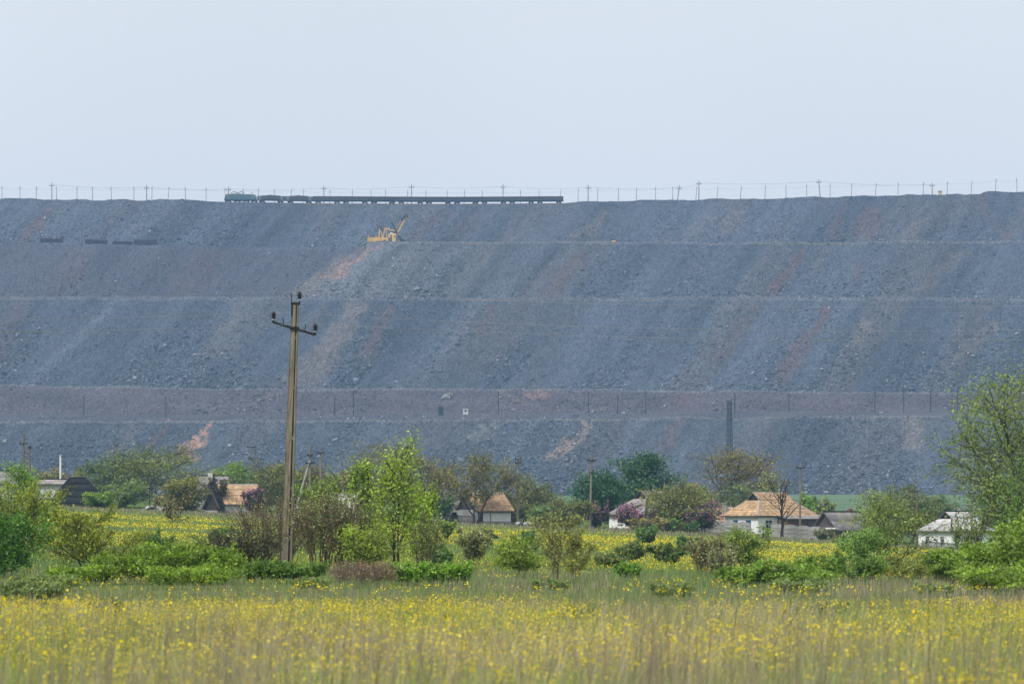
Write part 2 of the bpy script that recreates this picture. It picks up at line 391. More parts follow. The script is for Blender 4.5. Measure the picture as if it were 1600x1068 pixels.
def stain_list():
    # (x,y) top -> (x,y) foot, half widths, colour, strength
    RB, OR, TN, PU, LT = (0.122, 0.075, 0.077), (0.32, 0.195, 0.145), (0.22, 0.175, 0.15), (0.105, 0.076, 0.092), (0.19, 0.19, 0.185)
    return [
        (590, 383, 515, 436, 9, 20, OR, 0.5), (572, 382, 500, 432, 6, 14, RB, 0.55), (545, 395, 470, 462, 14, 26, TN, 0.35),
        (560, 474, 470, 604, 18, 40, TN, 0.42), (612, 476, 570, 560, 14, 22, RB, 0.45), (770, 474, 745, 520, 10, 16, RB, 0.4), (510, 472, 478, 520, 8, 10, RB, 0.3),
        (1296, 478, 1215, 596, 11, 20, RB, 0.62), (1255, 386, 1205, 460, 8, 18, RB, 0.62), (1365, 322, 1345, 372, 14, 32, RB, 0.55), (1322, 316, 1300, 372, 8, 14, RB, 0.42),
        (1532, 304, 1532, 330, 6, 10, RB, 0.6), (1540, 330, 1580, 372, 8, 20, RB, 0.35), (80, 322, 40, 372, 9, 16, RB, 0.6), (1160, 326, 1125, 372, 14, 20, TN, 0.25),
        (910, 396, 855, 462, 10, 20, RB, 0.38), (700, 330, 640, 372, 16, 26, PU, 0.45), (760, 326, 700, 370, 10, 18, PU, 0.4), (1440, 340, 1420, 372, 16, 20, TN, 0.25),
        (329, 662, 288, 712, 6, 22, OR, 0.95), (312, 676, 285, 716, 10, 24, OR, 0.7), (258, 664, 232, 704, 8, 14, RB, 0.6), (919, 658, 900, 690, 5, 10, TN, 0.75), (902, 684, 862, 716, 8, 24, TN, 0.85),
        (755, 662, 735, 690, 12, 20, LT, 0.5), (778, 662, 760, 680, 4, 6, LT, 0.45), (1060, 656, 1035, 704, 10, 20, RB, 0.45), (1428, 656, 1432, 705, 15, 20, TN, 0.4),
        (845, 612, 840, 622, 26, 18, OR, 0.4), (775, 611, 832, 630, 7, 7, TN, 0.4), (430, 615, 395, 632, 12, 10, TN, 0.3), (1085, 614, 1060, 632, 16, 18, RB, 0.35),
        (30, 470, -20, 560, 20, 40, PU, 0.5), (330, 392, 290, 455, 30, 40, PU, 0.4), (130, 390, 90, 455, 24, 30, PU, 0.4), (1560, 500, 1500, 560, 14, 24, TN, 0.25), (1360, 500, 1330, 540, 8, 14, TN, 0.3),
        (1180, 480, 1120, 560, 12, 22, RB, 0.3), (640, 394, 575, 462, 24, 30, LT, 0.25), (760, 394, 700, 462, 20, 26, LT, 0.2), (1500, 392, 1440, 455, 16, 22, TN, 0.22), (1350, 410, 1330, 440, 9, 12, RB, 0.3),
        (390, 470, 330, 560, 22, 36, TN, 0.18), (950, 330, 905, 372, 14, 20, TN, 0.2),
    ]
def rock_colour(x, y, z, s, span, seed=0):
    """base colour of the waste rock at world points; span = index array into SPAN, s = distance up the dump surface"""
    n = len(x)
    u = x - 0.42 * s
    wv = 9.0 * (fbm(x / 60.0, s / 60.0, 50, 2) - 0.5); u = u + wv
    st = 0.55 * fbm(u / 7.0, s / 130.0, 51, 3) + 0.45 * fbm(u / 17.0 + 3, s / 110.0, 151, 3); st2 = fbm(u / 46.0 + 7, s / 160.0, 52, 3); fine = fbm(x / 2.2, s / 2.2, 53, 3)
    c = np.array([0.072, 0.085, 0.111]) * (0.28 + 1.1 * st + 0.34 * st2)[:, None]
    warm = sstep(0.5, 0.72, fbm(u / 24.0 + 31, s / 120.0, 57, 3))[:, None]
    c = c * (1 - 0.5 * warm) + np.array([0.108, 0.099, 0.106]) * 0.5 * warm * (0.7 + 0.5 * st)[:, None]
    c = c * (0.80 + 0.40 * fine)[:, None]
    is1b = (span == 3) | (span == 2)
    b = fbm(x / 30.0, s / 6.0, 58, 4)
    cb = np.array([0.100, 0.082, 0.095]) * (0.65 + 0.6 * b)[:, None]
    w = np.where(span == 3, 0.85, np.where(span == 2, 0.45, 0.0))[:, None]
    c = c * (1 - w) + cb * w
    # older, browner bank on the left of the third bench
    pxx = 800 + F * x / y
    new = np.where(span == 7, 0.42 * (1 - sstep(560, 1000, pxx + 60 * (st2 - 0.5))) , 0.0)[:, None]
    c = c * (1 - new) + np.array([0.150, 0.155, 0.165]) * new * (0.6 + 0.8 * st)[:, None]
    old = np.where((span == 9), 0.62, 0.0)[:, None]
    c = c * (1 - old) + np.array([0.070, 0.062, 0.078]) * old * (0.7 + 0.6 * st)[:, None]
    px = 800 + F * x / y; py = YH - F * (z - HC) / y
    jx = (fbm(px / 16.0, py / 16.0, 61, 4) - 0.5) * 30; jy = (fbm(px / 16.0 + 40, py / 16.0, 62, 4) - 0.5) * 16
    qx, qy = px + jx, py + jy
    for (x0, y0, x1, y1, w0, w1, col, k) in stain_list():
        t = (qy - y0) / (y1 - y0); tt = np.clip(t, 0, 1)
        half = w0 + (w1 - w0) * tt
        e = np.abs(qx - (x0 + (x1 - x0) * tt)) / half
        hard = k > 0.65
        m = (1 - sstep(0.75 if hard else 0.35, 1.05 if hard else 1.2, e)) * sstep(-0.06, 0.05, t) * (1 - sstep(0.85, 1.15, t))
        m = m * k * (0.75 + 0.5 * fine) if not hard else m * k * sstep(0.3, 0.46, fbm(px / 5.0, py / 5.0, 66, 3))
        m = np.clip(m, 0, 1)[:, None]
        c = c * (1 - m) + np.array(col) * m * (0.8 + 0.4 * fine)[:, None]
    return c

def build_dump():
    xs = np.concatenate([np.linspace(-1500, -430, 24)[:-1], np.linspace(-430, -345, 40)[:-1], np.arange(-345, 345, 0.98), np.linspace(345, 430, 40), np.linspace(430, 1500, 24)[1:]])
    P = dump_profile(xs); nx = len(xs)
    Yr, Zr, Sp, Tt = [], [], [], []
    for k in range(len(P) - 1):
        d0, z0 = P[k]; d1, z1 = P[k + 1]
        for r in range(ROWS[k]):
            t = r / ROWS[k]; Yr.append(d0 + (d1 - d0) * t); Zr.append(z0 + (z1 - z0) * t); Sp.append(np.full(nx, k)); Tt.append(np.full(nx, t))
    Yr.append(P[-1][0] + 0 * xs); Zr.append(P[-1][1] + 0 * xs); Sp.append(np.full(nx, len(P) - 2)); Tt.append(np.ones(nx))
    Y = np.array(Yr); Z = np.array(Zr); Sp = np.array(Sp); Tt = np.array(Tt); X = np.broadcast_to(xs, Y.shape).copy()
    S = np.concatenate([np.zeros((1, nx)), np.cumsum(np.hypot(np.diff(Y, axis=0), np.diff(Z, axis=0)), 0)])
    u = X - 0.42 * S
    slope = np.isin(Sp, [1, 3, 5, 7, 9, 11]).astype(float)
    edge = np.sin(np.clip(Tt, 0, 1) * math.pi) ** 0.6           # no push at crest and foot
    gul = (fbm(u / 13.0, S / 60.0, 71, 4) - 0.5) * 4.8 + (fbm(u / 45.0, S / 130.0, 72, 3) - 0.5) * 6.0
    rough = (fbm(X / 2.6, S / 2.6, 73, 3) - 0.5) * 1.7
    disp = slope * (gul * edge + rough * (0.35 + 0.65 * edge))
    nyv, nzv = -0.588, 0.809
    Y = Y + disp * nyv; Z = Z + disp * nzv
    flat = np.isin(Sp, [2, 4, 6, 8, 10]).astype(float)
    Z = Z + flat * (fbm(X / 5.0, S / 5.0, 74, 3) - 0.5) * 0.9
    # low windrow of spoil left along each crest
    for k in (2, 4, 6, 8, 12):
        m = (Sp == k) & (Tt < 0.01); Z = Z + m * (np.interp(800 + F * X / 1590, [320, 350, 880, 900], [1, 0.35, 0.35, 1]) if k == 12 else 1.0) * (0.35 + 0.9 * fbm(X / 7.0, X * 0 + k, 75, 3))
    cre = np.isin(Sp, [12]) & (Tt < 0.01)
    Z = Z + cre * (fbm(X / 9.0, X * 0, 76, 3) - 0.5) * 1.6 * (np.interp(800 + F * X / 1590, [300, 350, 880, 920], [1, 0.12, 0.12, 1]))
    V = np.stack([X, Y, Z], -1).reshape(-1, 3)
    c = rock_colour(V[:, 0], V[:, 1], V[:, 2], S.ravel(), Sp.ravel())
    crest_l = (np.isin(Sp, [2, 4, 6, 8]) & (Tt < 0.01)) | (np.isin(Sp, [1, 5, 7]) & (Tt > 0.985))
    cl = (crest_l * (0.25 + 0.62 * fbm(X / 11.0, S / 40.0, 77, 4)) * np.where(np.isin(Sp, [5, 6]), 0.5, 1.0)).ravel()[:, None]
    c = c * (1 - cl) + np.array([0.20, 0.198, 0.20]) * cl
    ny = Y.shape[0]; i, j = np.meshgrid(np.arange(nx - 1), np.arange(ny - 1)); a = (j * nx + i).ravel()
    Fc = np.stack([a, a + 1, a + nx + 1, a + nx], -1)
    o = np_mesh('rock_dump_hill', V, Fc, M['rock'], None, c, False)
    tag(o, 'huge terraced grey blue waste rock dump with five banks and level benches', 'hill', kind='structure')
    DP.X, DP.Y, DP.Z, DP.S, DP.Sp, DP.xs = X, Y, Z, S, Sp, xs
build_dump()

def dump_point(px, span, frac=0.0, d=1400.0):
    """a point on the dump's profile: start of span `span` at photograph column px (+ frac of the span)"""
    for _ in range(4):
        X = np.array([wx(px, d)]); P = dump_profile(X); k = SPAN.index(span)
        dd = P[k][0][0] * (1 - frac) + P[k + 1][0][0] * frac if np.ndim(P[k][0]) else P[k][0] * (1 - frac) + P[k + 1][0] * frac
        zz = P[k][1][0] * (1 - frac) + P[k + 1][1][0] * frac
        d = float(dd)
    return Vector((wx(px, d), d, float(zz)))

def build_stones():
    rng = np.random.default_rng(5)
    k = [1, 5, 7, 9, 11, 3, 2]; share = [17000, 14000, 7500, 2600, 8000, 1800, 800]
    X, Y, Z, S, Sp, xs = DP.X, DP.Y, DP.Z, DP.S, DP.Sp, DP.xs
    c0, c1 = np.searchsorted(xs, -330), np.searchsorted(xs, 330)
    pos, ss, sp, size = [], [], [], []
    for kk, n in zip(k, share):
        rows = np.where(Sp[:, 0] == kk)[0]; r0, r1 = rows[0], rows[-1] + 1
        n2 = n * 3
        t = rng.random(n2) ** (1.7 if kk not in (2, 3) else 1.0)
        rr = np.clip(r0 + t * (r1 - r0), r0, r1 - 0.01); ri = rr.astype(int); rf = rr - ri
        cc = rng.uniform(c0, c1 - 1, n2); ci = cc.astype(int); cf = cc - ci
        def smp(A): return (A[ri, ci] * (1 - cf) + A[ri, ci + 1] * cf) * (1 - rf) + (A[np.minimum(ri + 1, A.shape[0] - 1), ci] * (1 - cf) + A[np.minimum(ri + 1, A.shape[0] - 1), ci + 1] * cf) * rf
        x, y, z, s = smp(X), smp(Y), smp(Z), smp(S)
        ok = np.abs(800 + F * x / y - 800) < 900
        dens = fbm((x - 0.42 * s) / 17.0, s / 50.0, 81, 3)
        px = 800 + F * x / y
        if kk == 1: dens = dens + 0.16 * np.exp(-((px - 1340) / 110.0) ** 2) - 0.2 * np.exp(-((px - 1440) / 30.0) ** 2)
        ok &= rng.random(n2) < sstep(0.36, 0.62, dens)
        idx = np.where(ok)[0][:n]
        pos.append(np.stack([x, y, z], -1)[idx]); ss.append(s[idx]); sp.append(np.full(len(idx), kk))
        base = {1: 0.36, 2: 0.40, 3: 0.34}.get(kk, 0.33)
        sz = base * np.exp(rng.normal(0, 0.42, len(idx))) * (1.25 - 0.5 * t[idx])
        big = rng.random(len(idx)) < 0.006
        sz = np.where(big, sz * 2.0, sz)
        size.append(np.minimum(sz, 1.7))
    pos = np.concatenate(pos); ss = np.concatenate(ss); sp = np.concatenate(sp); size = np.concatenate(size); n = len(pos)
    oc = np.array([[1, 0, 0], [0, 1, 0], [-1, 0, 0], [0, -1, 0], [0, 0, 1], [0, 0, -1]], float)
    V = oc[None] * (1 + rng.uniform(-0.4, 0.5, (n, 6, 1))) + rng.uniform(-0.35, 0.35, (n, 6, 3))
    sc = np.stack([rng.uniform(0.8, 1.5, n), rng.uniform(0.7, 1.2, n), rng.uniform(0.45, 0.9, n)], -1)
    V = V * sc[:, None, :] * size[:, None, None]
    a = rng.uniform(0, 6.28, n); b = rng.uniform(-0.6, 0.9, n)
    ca, sa, cb, sb = np.cos(a)[:, None], np.sin(a)[:, None], np.cos(b)[:, None], np.sin(b)[:, None]
    x, y, z = V[..., 0], V[..., 1], V[..., 2]
    y, z = y * cb - z * sb, y * sb + z * cb
    x, y = x * ca - y * sa, x * sa + y * ca
    V = np.stack([x, y, z], -1) + pos[:, None, :] + np.array([0, -0.1, 0.12])
    f = np.array([[0, 1, 4], [1, 2, 4], [2, 3, 4], [3, 0, 4], [1, 0, 5], [2, 1, 5], [3, 2, 5], [0, 3, 5]])
    Fc = (f[None] + (np.arange(n) * 6)[:, None, None]).reshape(-1, 3)
    c = rock_colour(pos[:, 0], pos[:, 1], pos[:, 2], ss, sp)
    br = np.exp(rng.normal(0.18, 0.36, n)); pale = rng.random(n) < 0.075
    c = c * br[:, None]; c[pale] = c[pale] * 0.4 + np.array([0.32, 0.32, 0.325]) * 0.6
    warmr = rng.random(n) < 0.05; c[warmr] = c[warmr] * np.array([1.3, 1.05, 0.85])
    o = np_mesh('loose_rocks', V.reshape(-1, 3), Fc, M['stone'], None, np.repeat(np.clip(c, 0, 0.62), 6, 0))
    tag(o, 'loose broken rocks strewn over the banks of the grey dump', 'rocks', kind='stuff')
build_stones()

# ------------------------------------------------------------------ railway on the crest of the dump
ORD = ['first', 'second', 'third', 'fourth', 'fifth', 'sixth', 'seventh', 'eighth', 'ninth', 'tenth', 'eleventh', 'twelfth', 'thirteenth', 'fourteenth', 'fifteenth', 'sixteenth', 'seventeenth', 'eighteenth', 'nineteenth', 'twentieth']
TENS = {20: 'twenty', 30: 'thirty', 40: 'forty', 50: 'fifty'}
def ordinal(n):
    if n <= 20: return ORD[n - 1]
    if n % 10 == 0: return {30: 'thirtieth', 40: 'fortieth', 50: 'fiftieth'}[n]
    return TENS[n - n % 10] + '-' + ORD[n % 10 - 1]

def crest_at(px, back=3.0, up=0.0):
    p = dump_point(px, 'top', back / 500.0, 1600.0); p.z += up; return p

def build_track():
    root = empty('railway_track', crest_at(615, 3.2), 0, 'railway track on grey ballast along the crest of the dump under the train', 'track')
    base = root.location.copy()
    pts = [crest_at(x, 3.2) - base for x in range(-120, 1500, 20)]
    mb = MB()
    for a, b in zip(pts[:-1], pts[1:]):
        vs = []
        for p in (a, b): vs += [p + Vector((0, -2.2, -0.2)), p + Vector((0, -1.5, 0.55)), p + Vector((0, 1.5, 0.55)), p + Vector((0, 2.4, -0.2))]
        mb.add(vs, [(0, 1, 5, 4), (1, 2, 6, 5), (2, 3, 7, 6)])
    mb.build('ballast', M['ore'], root)
    for s in (-0.76, 0.76):
        mb = MB()
        for a, b in zip(pts[:-1], pts[1:]): mb.bar(a + Vector((0, s, 0.70)), b + Vector((0, s, 0.70)), 0.08, 0.17)
        mb.build('rail', M['rust'], root)
    mb = MB()
    for a, b in zip(pts[:-1], pts[1:]):
        for k in range(7):
            p = a.lerp(b, k / 7.0); mb.box(p + Vector((0, 0, 0.56)), (0.25, 2.6, 0.14))
    t = mb.build('sleepers', M['dark_wood'], root); t['kind'] = 'stuff'
build_track()
RAIL = 0.80

def wheelset_parts(root, xs, r=0.5):
    for x in xs:
        for y in (-0.78, 0.78):
            MB().tube((x, y - 0.07, r), (x, y + 0.07, r), r, r, 12).build('wheel', M['under'], root)
def bogie(root, x, w=2.0):
    mb = MB()
    for y in (-1.0, 1.0):
        mb.box((x, y, 0.62), (w + 1.0, 0.16, 0.32)); mb.box((x - w / 2, y, 0.5), (0.4, 0.26, 0.4)); mb.box((x + w / 2, y, 0.5), (0.4, 0.26, 0.4))
    mb.box((x, 0, 0.7), (0.5, 2.0, 0.3))
    mb.build('bogie', M['under'], root)
def place_on_track(root, x0, x1):
    a, b = crest_at(x0, 3.2, RAIL), crest_at(x1, 3.2, RAIL)
    root.location = (a + b) / 2; d = b - a
    root.rotation_euler = (0, -math.atan2(d.z, math.hypot(d.x, d.y)), math.atan2(d.y, d.x))
    return d.length

def build_loco():
    root = empty('electric_locomotive', (0, 0, 0), 0, 'teal green electric locomotive with raised pantographs at the head of the ore train', 'locomotive')
    L = place_on_track(root, 350.5, 401.5) - 0.4; h = L / 2
    prof = [(-h, 1.25), (-h, 2.9), (-h + 0.7, 4.0), (h - 0.7, 4.0), (h, 2.9), (h, 1.25)]
    MB().prism([(x, -1.55, z) for x, z in prof], (0, 3.1, 0)).build('body', M['loco'], root, 0.08)
    MB().box((0, 0, 4.1), (L - 2.2, 2.6, 0.22)).build('roof', M['loco_roof'], root, 0.05)
    MB().box((0, 0, 1.08), (L - 0.3, 2.7, 0.34)).build('underframe', M['under'], root)
    mb = MB()
    for x in (-3.2, 0, 3.2): mb.box((x, 0, 0.8), (2.2, 2.3, 0.55))
    mb.build('equipment_box', M['under'], root)
    for x in (-6.6, -1.7, 3.1, 7.2)[:4]: bogie(root, x, 2.2)
    for x in (-6.6, -1.7, 3.1, 7.2): wheelset_parts(root, (x - 1.1, x + 1.1), 0.55)
    for s in (-1, 1):
        w = MB().box((s * (h - 1.1), -1.56, 3.2), (1.0, 0.05, 0.75)).build('cab_window', M['white_paint'], root)
        MB().box((s * (h - 1.1), -1.60, 3.2), (0.8, 0.04, 0.58)).build('pane', M['pane'], w)
        MB().box((s * (h - 2.3), -1.57, 2.5), (0.75, 0.05, 2.0)).build('door', M['loco_roof'], root)
        MB().box((s * (h + 0.15), 0, 1.2), (0.4, 2.4, 0.5)).build('buffer_beam', M['car_rim'], root)
    for x in (-2.6, -0.9, 0.9, 2.6, 4.3): MB().box((x, -1.57, 3.0), (0.8, 0.05, 0.6)).build('louvre', M['loco_roof'], root)
    for x, lab in ((-3.6, None), (0.2, None)):
        mb = MB()
        for y in (-0.7, 0.7):
            mb.bar((x - 0.6, y, 4.3), (x - 1.6, y, 5.0), 0.12); mb.bar((x + 0.6, y, 4.3), (x + 1.6, y, 5.0), 0.12)
            mb.bar((x - 1.6, y, 5.0), (x - 0.1, y, 5.55), 0.12); mb.bar((x + 1.6, y, 5.0), (x + 0.1, y, 5.55), 0.12)
        mb.box((x, 0, 5.6), (0.7, 2.0, 0.16)); mb.box((x, 0, 4.35), (2.6, 1.7, 0.16)); mb.box((x - 1.6, 0, 5.0), (0.3, 1.6, 0.24)); mb.box((x + 1.6, 0, 5.0), (0.3, 1.6, 0.24))
        mb.build('pantograph', M['pant'], root)
    MB().box((-1.7, 0, 4.75), (1.6, 0.7, 0.3)).build('roof_busbar', M['pant'], root)
    MB().box((4.4, 0, 4.4), (0.6, 0.5, 0.4)).build('roof_lamp', M['lamp'], root)
    mb = MB(); mb.tube((6.0, 0.3, 4.1), (6.0, 0.3, 5.1), 0.07); mb.box((6.0, 0.3, 5.3), (0.5, 0.4, 0.5)); mb.build('horn_mast', M['iron'], root)
build_loco()

def build_car(kind):
    if kind == 'motor':
        root = empty('motor_dump_car'); L = 15.6
    else:
        root = empty('dump_car'); L = 15.4
    h = L / 2
    bl = L - 0.35 if kind == 'plain' else L - 5.4
    z0, z1 = 1.55, 3.55
    # tub: flared sides with ribs
    a, b = 1.35, 1.62
    mb = MB()
    mb.add([(-bl / 2, -a, z0), (bl / 2, -a, z0), (bl / 2, -b, z1), (-bl / 2, -b, z1), (-bl / 2, a, z0), (bl / 2, a, z0), (bl / 2, b, z1), (-bl / 2, b, z1),
            (-bl / 2 + .2, -b + .15, z1), (bl / 2 - .2, -b + .15, z1), (bl / 2 - .2, b - .15, z1), (-bl / 2 + .2, b - .15, z1),
            (-bl / 2 + .2, -a + .15, z0 + .5), (bl / 2 - .2, -a + .15, z0 + .5), (bl / 2 - .2, a - .15, z0 + .5), (-bl / 2 + .2, a - .15, z0 + .5)],
           [(0, 1, 2, 3), (5, 4, 7, 6), (4, 0, 3, 7), (1, 5, 6, 2), (0, 4, 5, 1), (3, 2, 9, 8), (2, 6, 10, 9), (6, 7, 11, 10), (7, 3, 8, 11), (8, 9, 13, 12), (9, 10, 14, 13), (10, 11, 15, 14), (11, 8, 12, 15), (12, 13, 14, 15)])
    mb.build('tub', M['car'], root)
    n = 8 if kind == 'plain' else 6
    for i in range(n + 1):
        x = -bl / 2 + 0.15 + (bl - 0.3) * i / n
        MB().bar((x, -a - 0.06, z0), (x, -b - 0.06, z1 - 0.1), 0.14, 0.12).build('side_rib', M['car'], root)
    mb = MB()
    for y in (-b, b): mb.box((0, y, z1 + 0.04), (bl, 0.2, 0.2))
    for x in (-bl / 2, bl / 2): mb.box((x, 0, z1 + 0.05), (0.2, 2 * b - 0.2, 0.2))
    mb.build('rim', M['car_rim'], root)
    mb = MB(); mb.box((0, 0, 1.25), (L - 0.6, 0.9, 0.5))
    for x in (-h * 0.55, -h * .2, h * .2, h * 0.55): mb.box((x, 0, 1.35), (0.3, 2.5, 0.3))
    mb.build('underframe', M['under'], root)
    for x in (-h * 0.36, -h * .12, h * .12, h * 0.36): MB().tube((x, -1.1, 0.8), (x, -1.1, 1.5), 0.26, 0.26, 8).build('tipping_cylinder', M['under'], root)
    bx = h * 0.66
    for s in (-1, 1):
        bogie(root, s * bx, 1.85); wheelset_parts(root, (s * bx - 0.92, s * bx + 0.92), 0.48)
        MB().box((s * (h - 0.15), 0, 1.1), (0.6, 0.35, 0.3)).build('coupler', M['iron'], root)
    if kind == 'motor':
        for s in (-1, 1):
            c = MB().box((s * (h - 1.55), 0, 2.35), (2.1, 3.0, 2.3)).build('equipment_cabin', M['loco'], root, 0.06)
            MB().box((s * (h - 1.55), -1.52, 2.3), (0.8, 0.05, 1.6)).build('door', M['loco_roof'], c)
            MB().box((s * (h - 0.25), 0, 2.3), (0.25, 2.7, 2.4)).build('end_plate', M['car_rim'], root)
        rng = random.Random(4); mb = MB(); k = 14
        vs = []; fs = []
        for i in range(k):
            for j in range(6):
                x = -bl / 2 + .25 + (bl - .5) * i / (k - 1); y = -b + .2 + (2 * b - .4) * j / 5
                vs.append((x, y, z1 - 0.15 + 0.9 * max(0.0, math.sin(math.pi * i / (k - 1))) ** .5 * math.sin(math.pi * j / 5) * rng.uniform(.6, 1.1)))
        for i in range(k - 1):
            for j in range(5): fs.append((i * 6 + j, i * 6 + 6 + j, i * 6 + 7 + j, i * 6 + 1 + j))
        mb.add(vs, fs).build('ore_heap', M['ore'], root)
    return root
mcar = build_car('motor')
for i, (x0, x1) in enumerate(((402, 446), (446, 490))):
    c = mcar if i == 0 else copy_tree(mcar)
    place_on_track(c, x0, x1)
    tag(c, ['motor dump car with green end cabins coupled right behind the locomotive', 'motor dump car with green end cabins, second behind the locomotive'][i], 'rail car', 'motor dump cars behind the locomotive')
pcar = build_car('plain')
for i in range(9):
    c = pcar if i == 0 else copy_tree(pcar)
    x0 = 490.3 + 43.3 * i; place_on_track(c, x0, x0 + 43.3)
    lab = ordinal(i + 1) + ' long open rust rimmed dump car behind the two motor cars' if i < 8 else 'tail dump car at the far end of the train from the locomotive'
    tag(c, lab, 'rail car', 'dump cars of the ore train')

# overhead line posts on the crest
def build_posts():
    small = [3, 31, 56, 88, 120, 144, 174, 209, 237, 262, 290, 322, 352, 379, 403, 429, 453, 473, 515, 550, 580, 603, 636.5, 666, 699, 725, 754, 813, 842, 874, 903, 933.5, 966, 994, 1024, 1051, 1087, 1120, 1156, 1195, 1228, 1260.5, 1297, 1330, 1367, 1403, 1442, 1480, 1517, 1555, 1589]
    rng = random.Random(11); tops = []
    H = 8.6
    p0 = empty('catenary_post')
    MB().tube((0, 0, -0.8), (0, 0, H), 0.17, 0.12, 6).build('post', M['concrete_dark'], p0)
    mb = MB(); mb.bar((0, 0, H - 1.5), (0, -2.6, H - 1.35), 0.09); mb.bar((0, 0, H - 0.5), (0, -2.0, H - 1.35), 0.05); mb.build('bracket', M['iron'], p0)
    MB().lathe((0, -2.5, H - 1.75), [(0.05, 0), (0.14, .05), (0.05, .12), (0.14, .2), (0.05, .3)], 6).build('insulator', M['porcelain'], p0)
    for i, x in enumerate(small):
        o = p0 if i == 0 else copy_tree(p0)
        b = crest_at(x, 6.5, 0.1); o.location = b
        lean = rng.uniform(-0.03, 0.07) + (0.05 if x in (262, 453, 725, 874, 1156, 1330, 1367) else 0)
        o.rotation_euler = (0, lean, 0)
        tag(o, ordinal(i + 1) + ' short thin catenary post from the left on the crest of the dump', 'utility pole', 'short catenary posts along the crest')
        tops.append(b + Vector((math.sin(lean) * (H - 1.6), -2.5, (H - 1.75))))
    tall = [(81, 10.9, 0), (229, 9.8, 0), (357, 9.6, 0), (506, 10.8, 0), (643, 11.8, 0), (786, 11.8, 0), (919, 10.4, 0), (1058, 9.6, .13), (1092, 11.8, 0), (1282, 11.4, -.09), (1456.5, 8.2, 0)]
    desc = ['tall pole with crossarm at the far left end of the crest', 'tall pole with crossarm on the crest left of the locomotive', 'tall pole with crossarm standing behind the locomotive cab', 'tall pole with crossarm behind the first dump cars', 'tall pole with crossarm behind the middle of the train, above the excavator', 'tall pole with crossarm behind the rear half of the train', 'tall pole with crossarm just past the tail of the train', 'tall pole leaning sharply rightward beside a taller straight one on the crest', 'tallest straight crossarm pole on the crest beside a leaning one', 'tall pole leaning leftward on the crest in the right half', 'shorter crossarm pole on the crest beside the yellow cabin']
    wt_ = []
    for (x, h, lean), lab in zip(tall, desc):
        o = empty('power_line_pole', crest_at(x, 9.0, 0.1), 0, lab, 'utility pole', 'crossarm poles along the crest')
        o.rotation_euler = (0, lean, 0)
        MB().tube((0, 0, -0.8), (0, 0, h), 0.27, 0.19, 6).build('post', M['concrete_dark'], o)
        MB().box((0, 0, h - 1.7), (2.6, 0.2, 0.24)).build('crossarm', M['iron'], o)
        for s in (-1.15, 1.15): MB().lathe((s, 0, h - 1.58), [(0.06, 0), (0.2, .12), (0.08, .25), (0.2, .35), (0.06, .5)], 6).build('insulator', M['porcelain'], o)
        wt_.append(o.location + Vector((math.sin(lean) * h, 0, h - 1.1)))
    def wire(name, pts, sag, r, lab):
        mb = MB()
        for a, b in zip(pts[:-1], pts[1:]):
            n = 6; q = [a.lerp(b, k / n) - Vector((0, 0, sag * 4 * (k / n) * (1 - k / n))) for k in range(n + 1)]
            for u, v in zip(q[:-1], q[1:]): mb.tube(u, v, r, r, 3)
        tag(mb.build(name, M['wire_dark'], None), lab, 'wire')
    wire('contact_wire', tops, 0.25, 0.028, 'thin low contact wire strung between the short posts on the crest')
    for s, nm in ((-1.1, 'left hand'), (1.1, 'right hand')):
        wire('power_line_wire', [p + Vector((s, 0, 0)) for p in wt_], 1.0, 0.026, 'high power wire on the %s insulators of the crest crossarm poles' % nm)
build_posts()

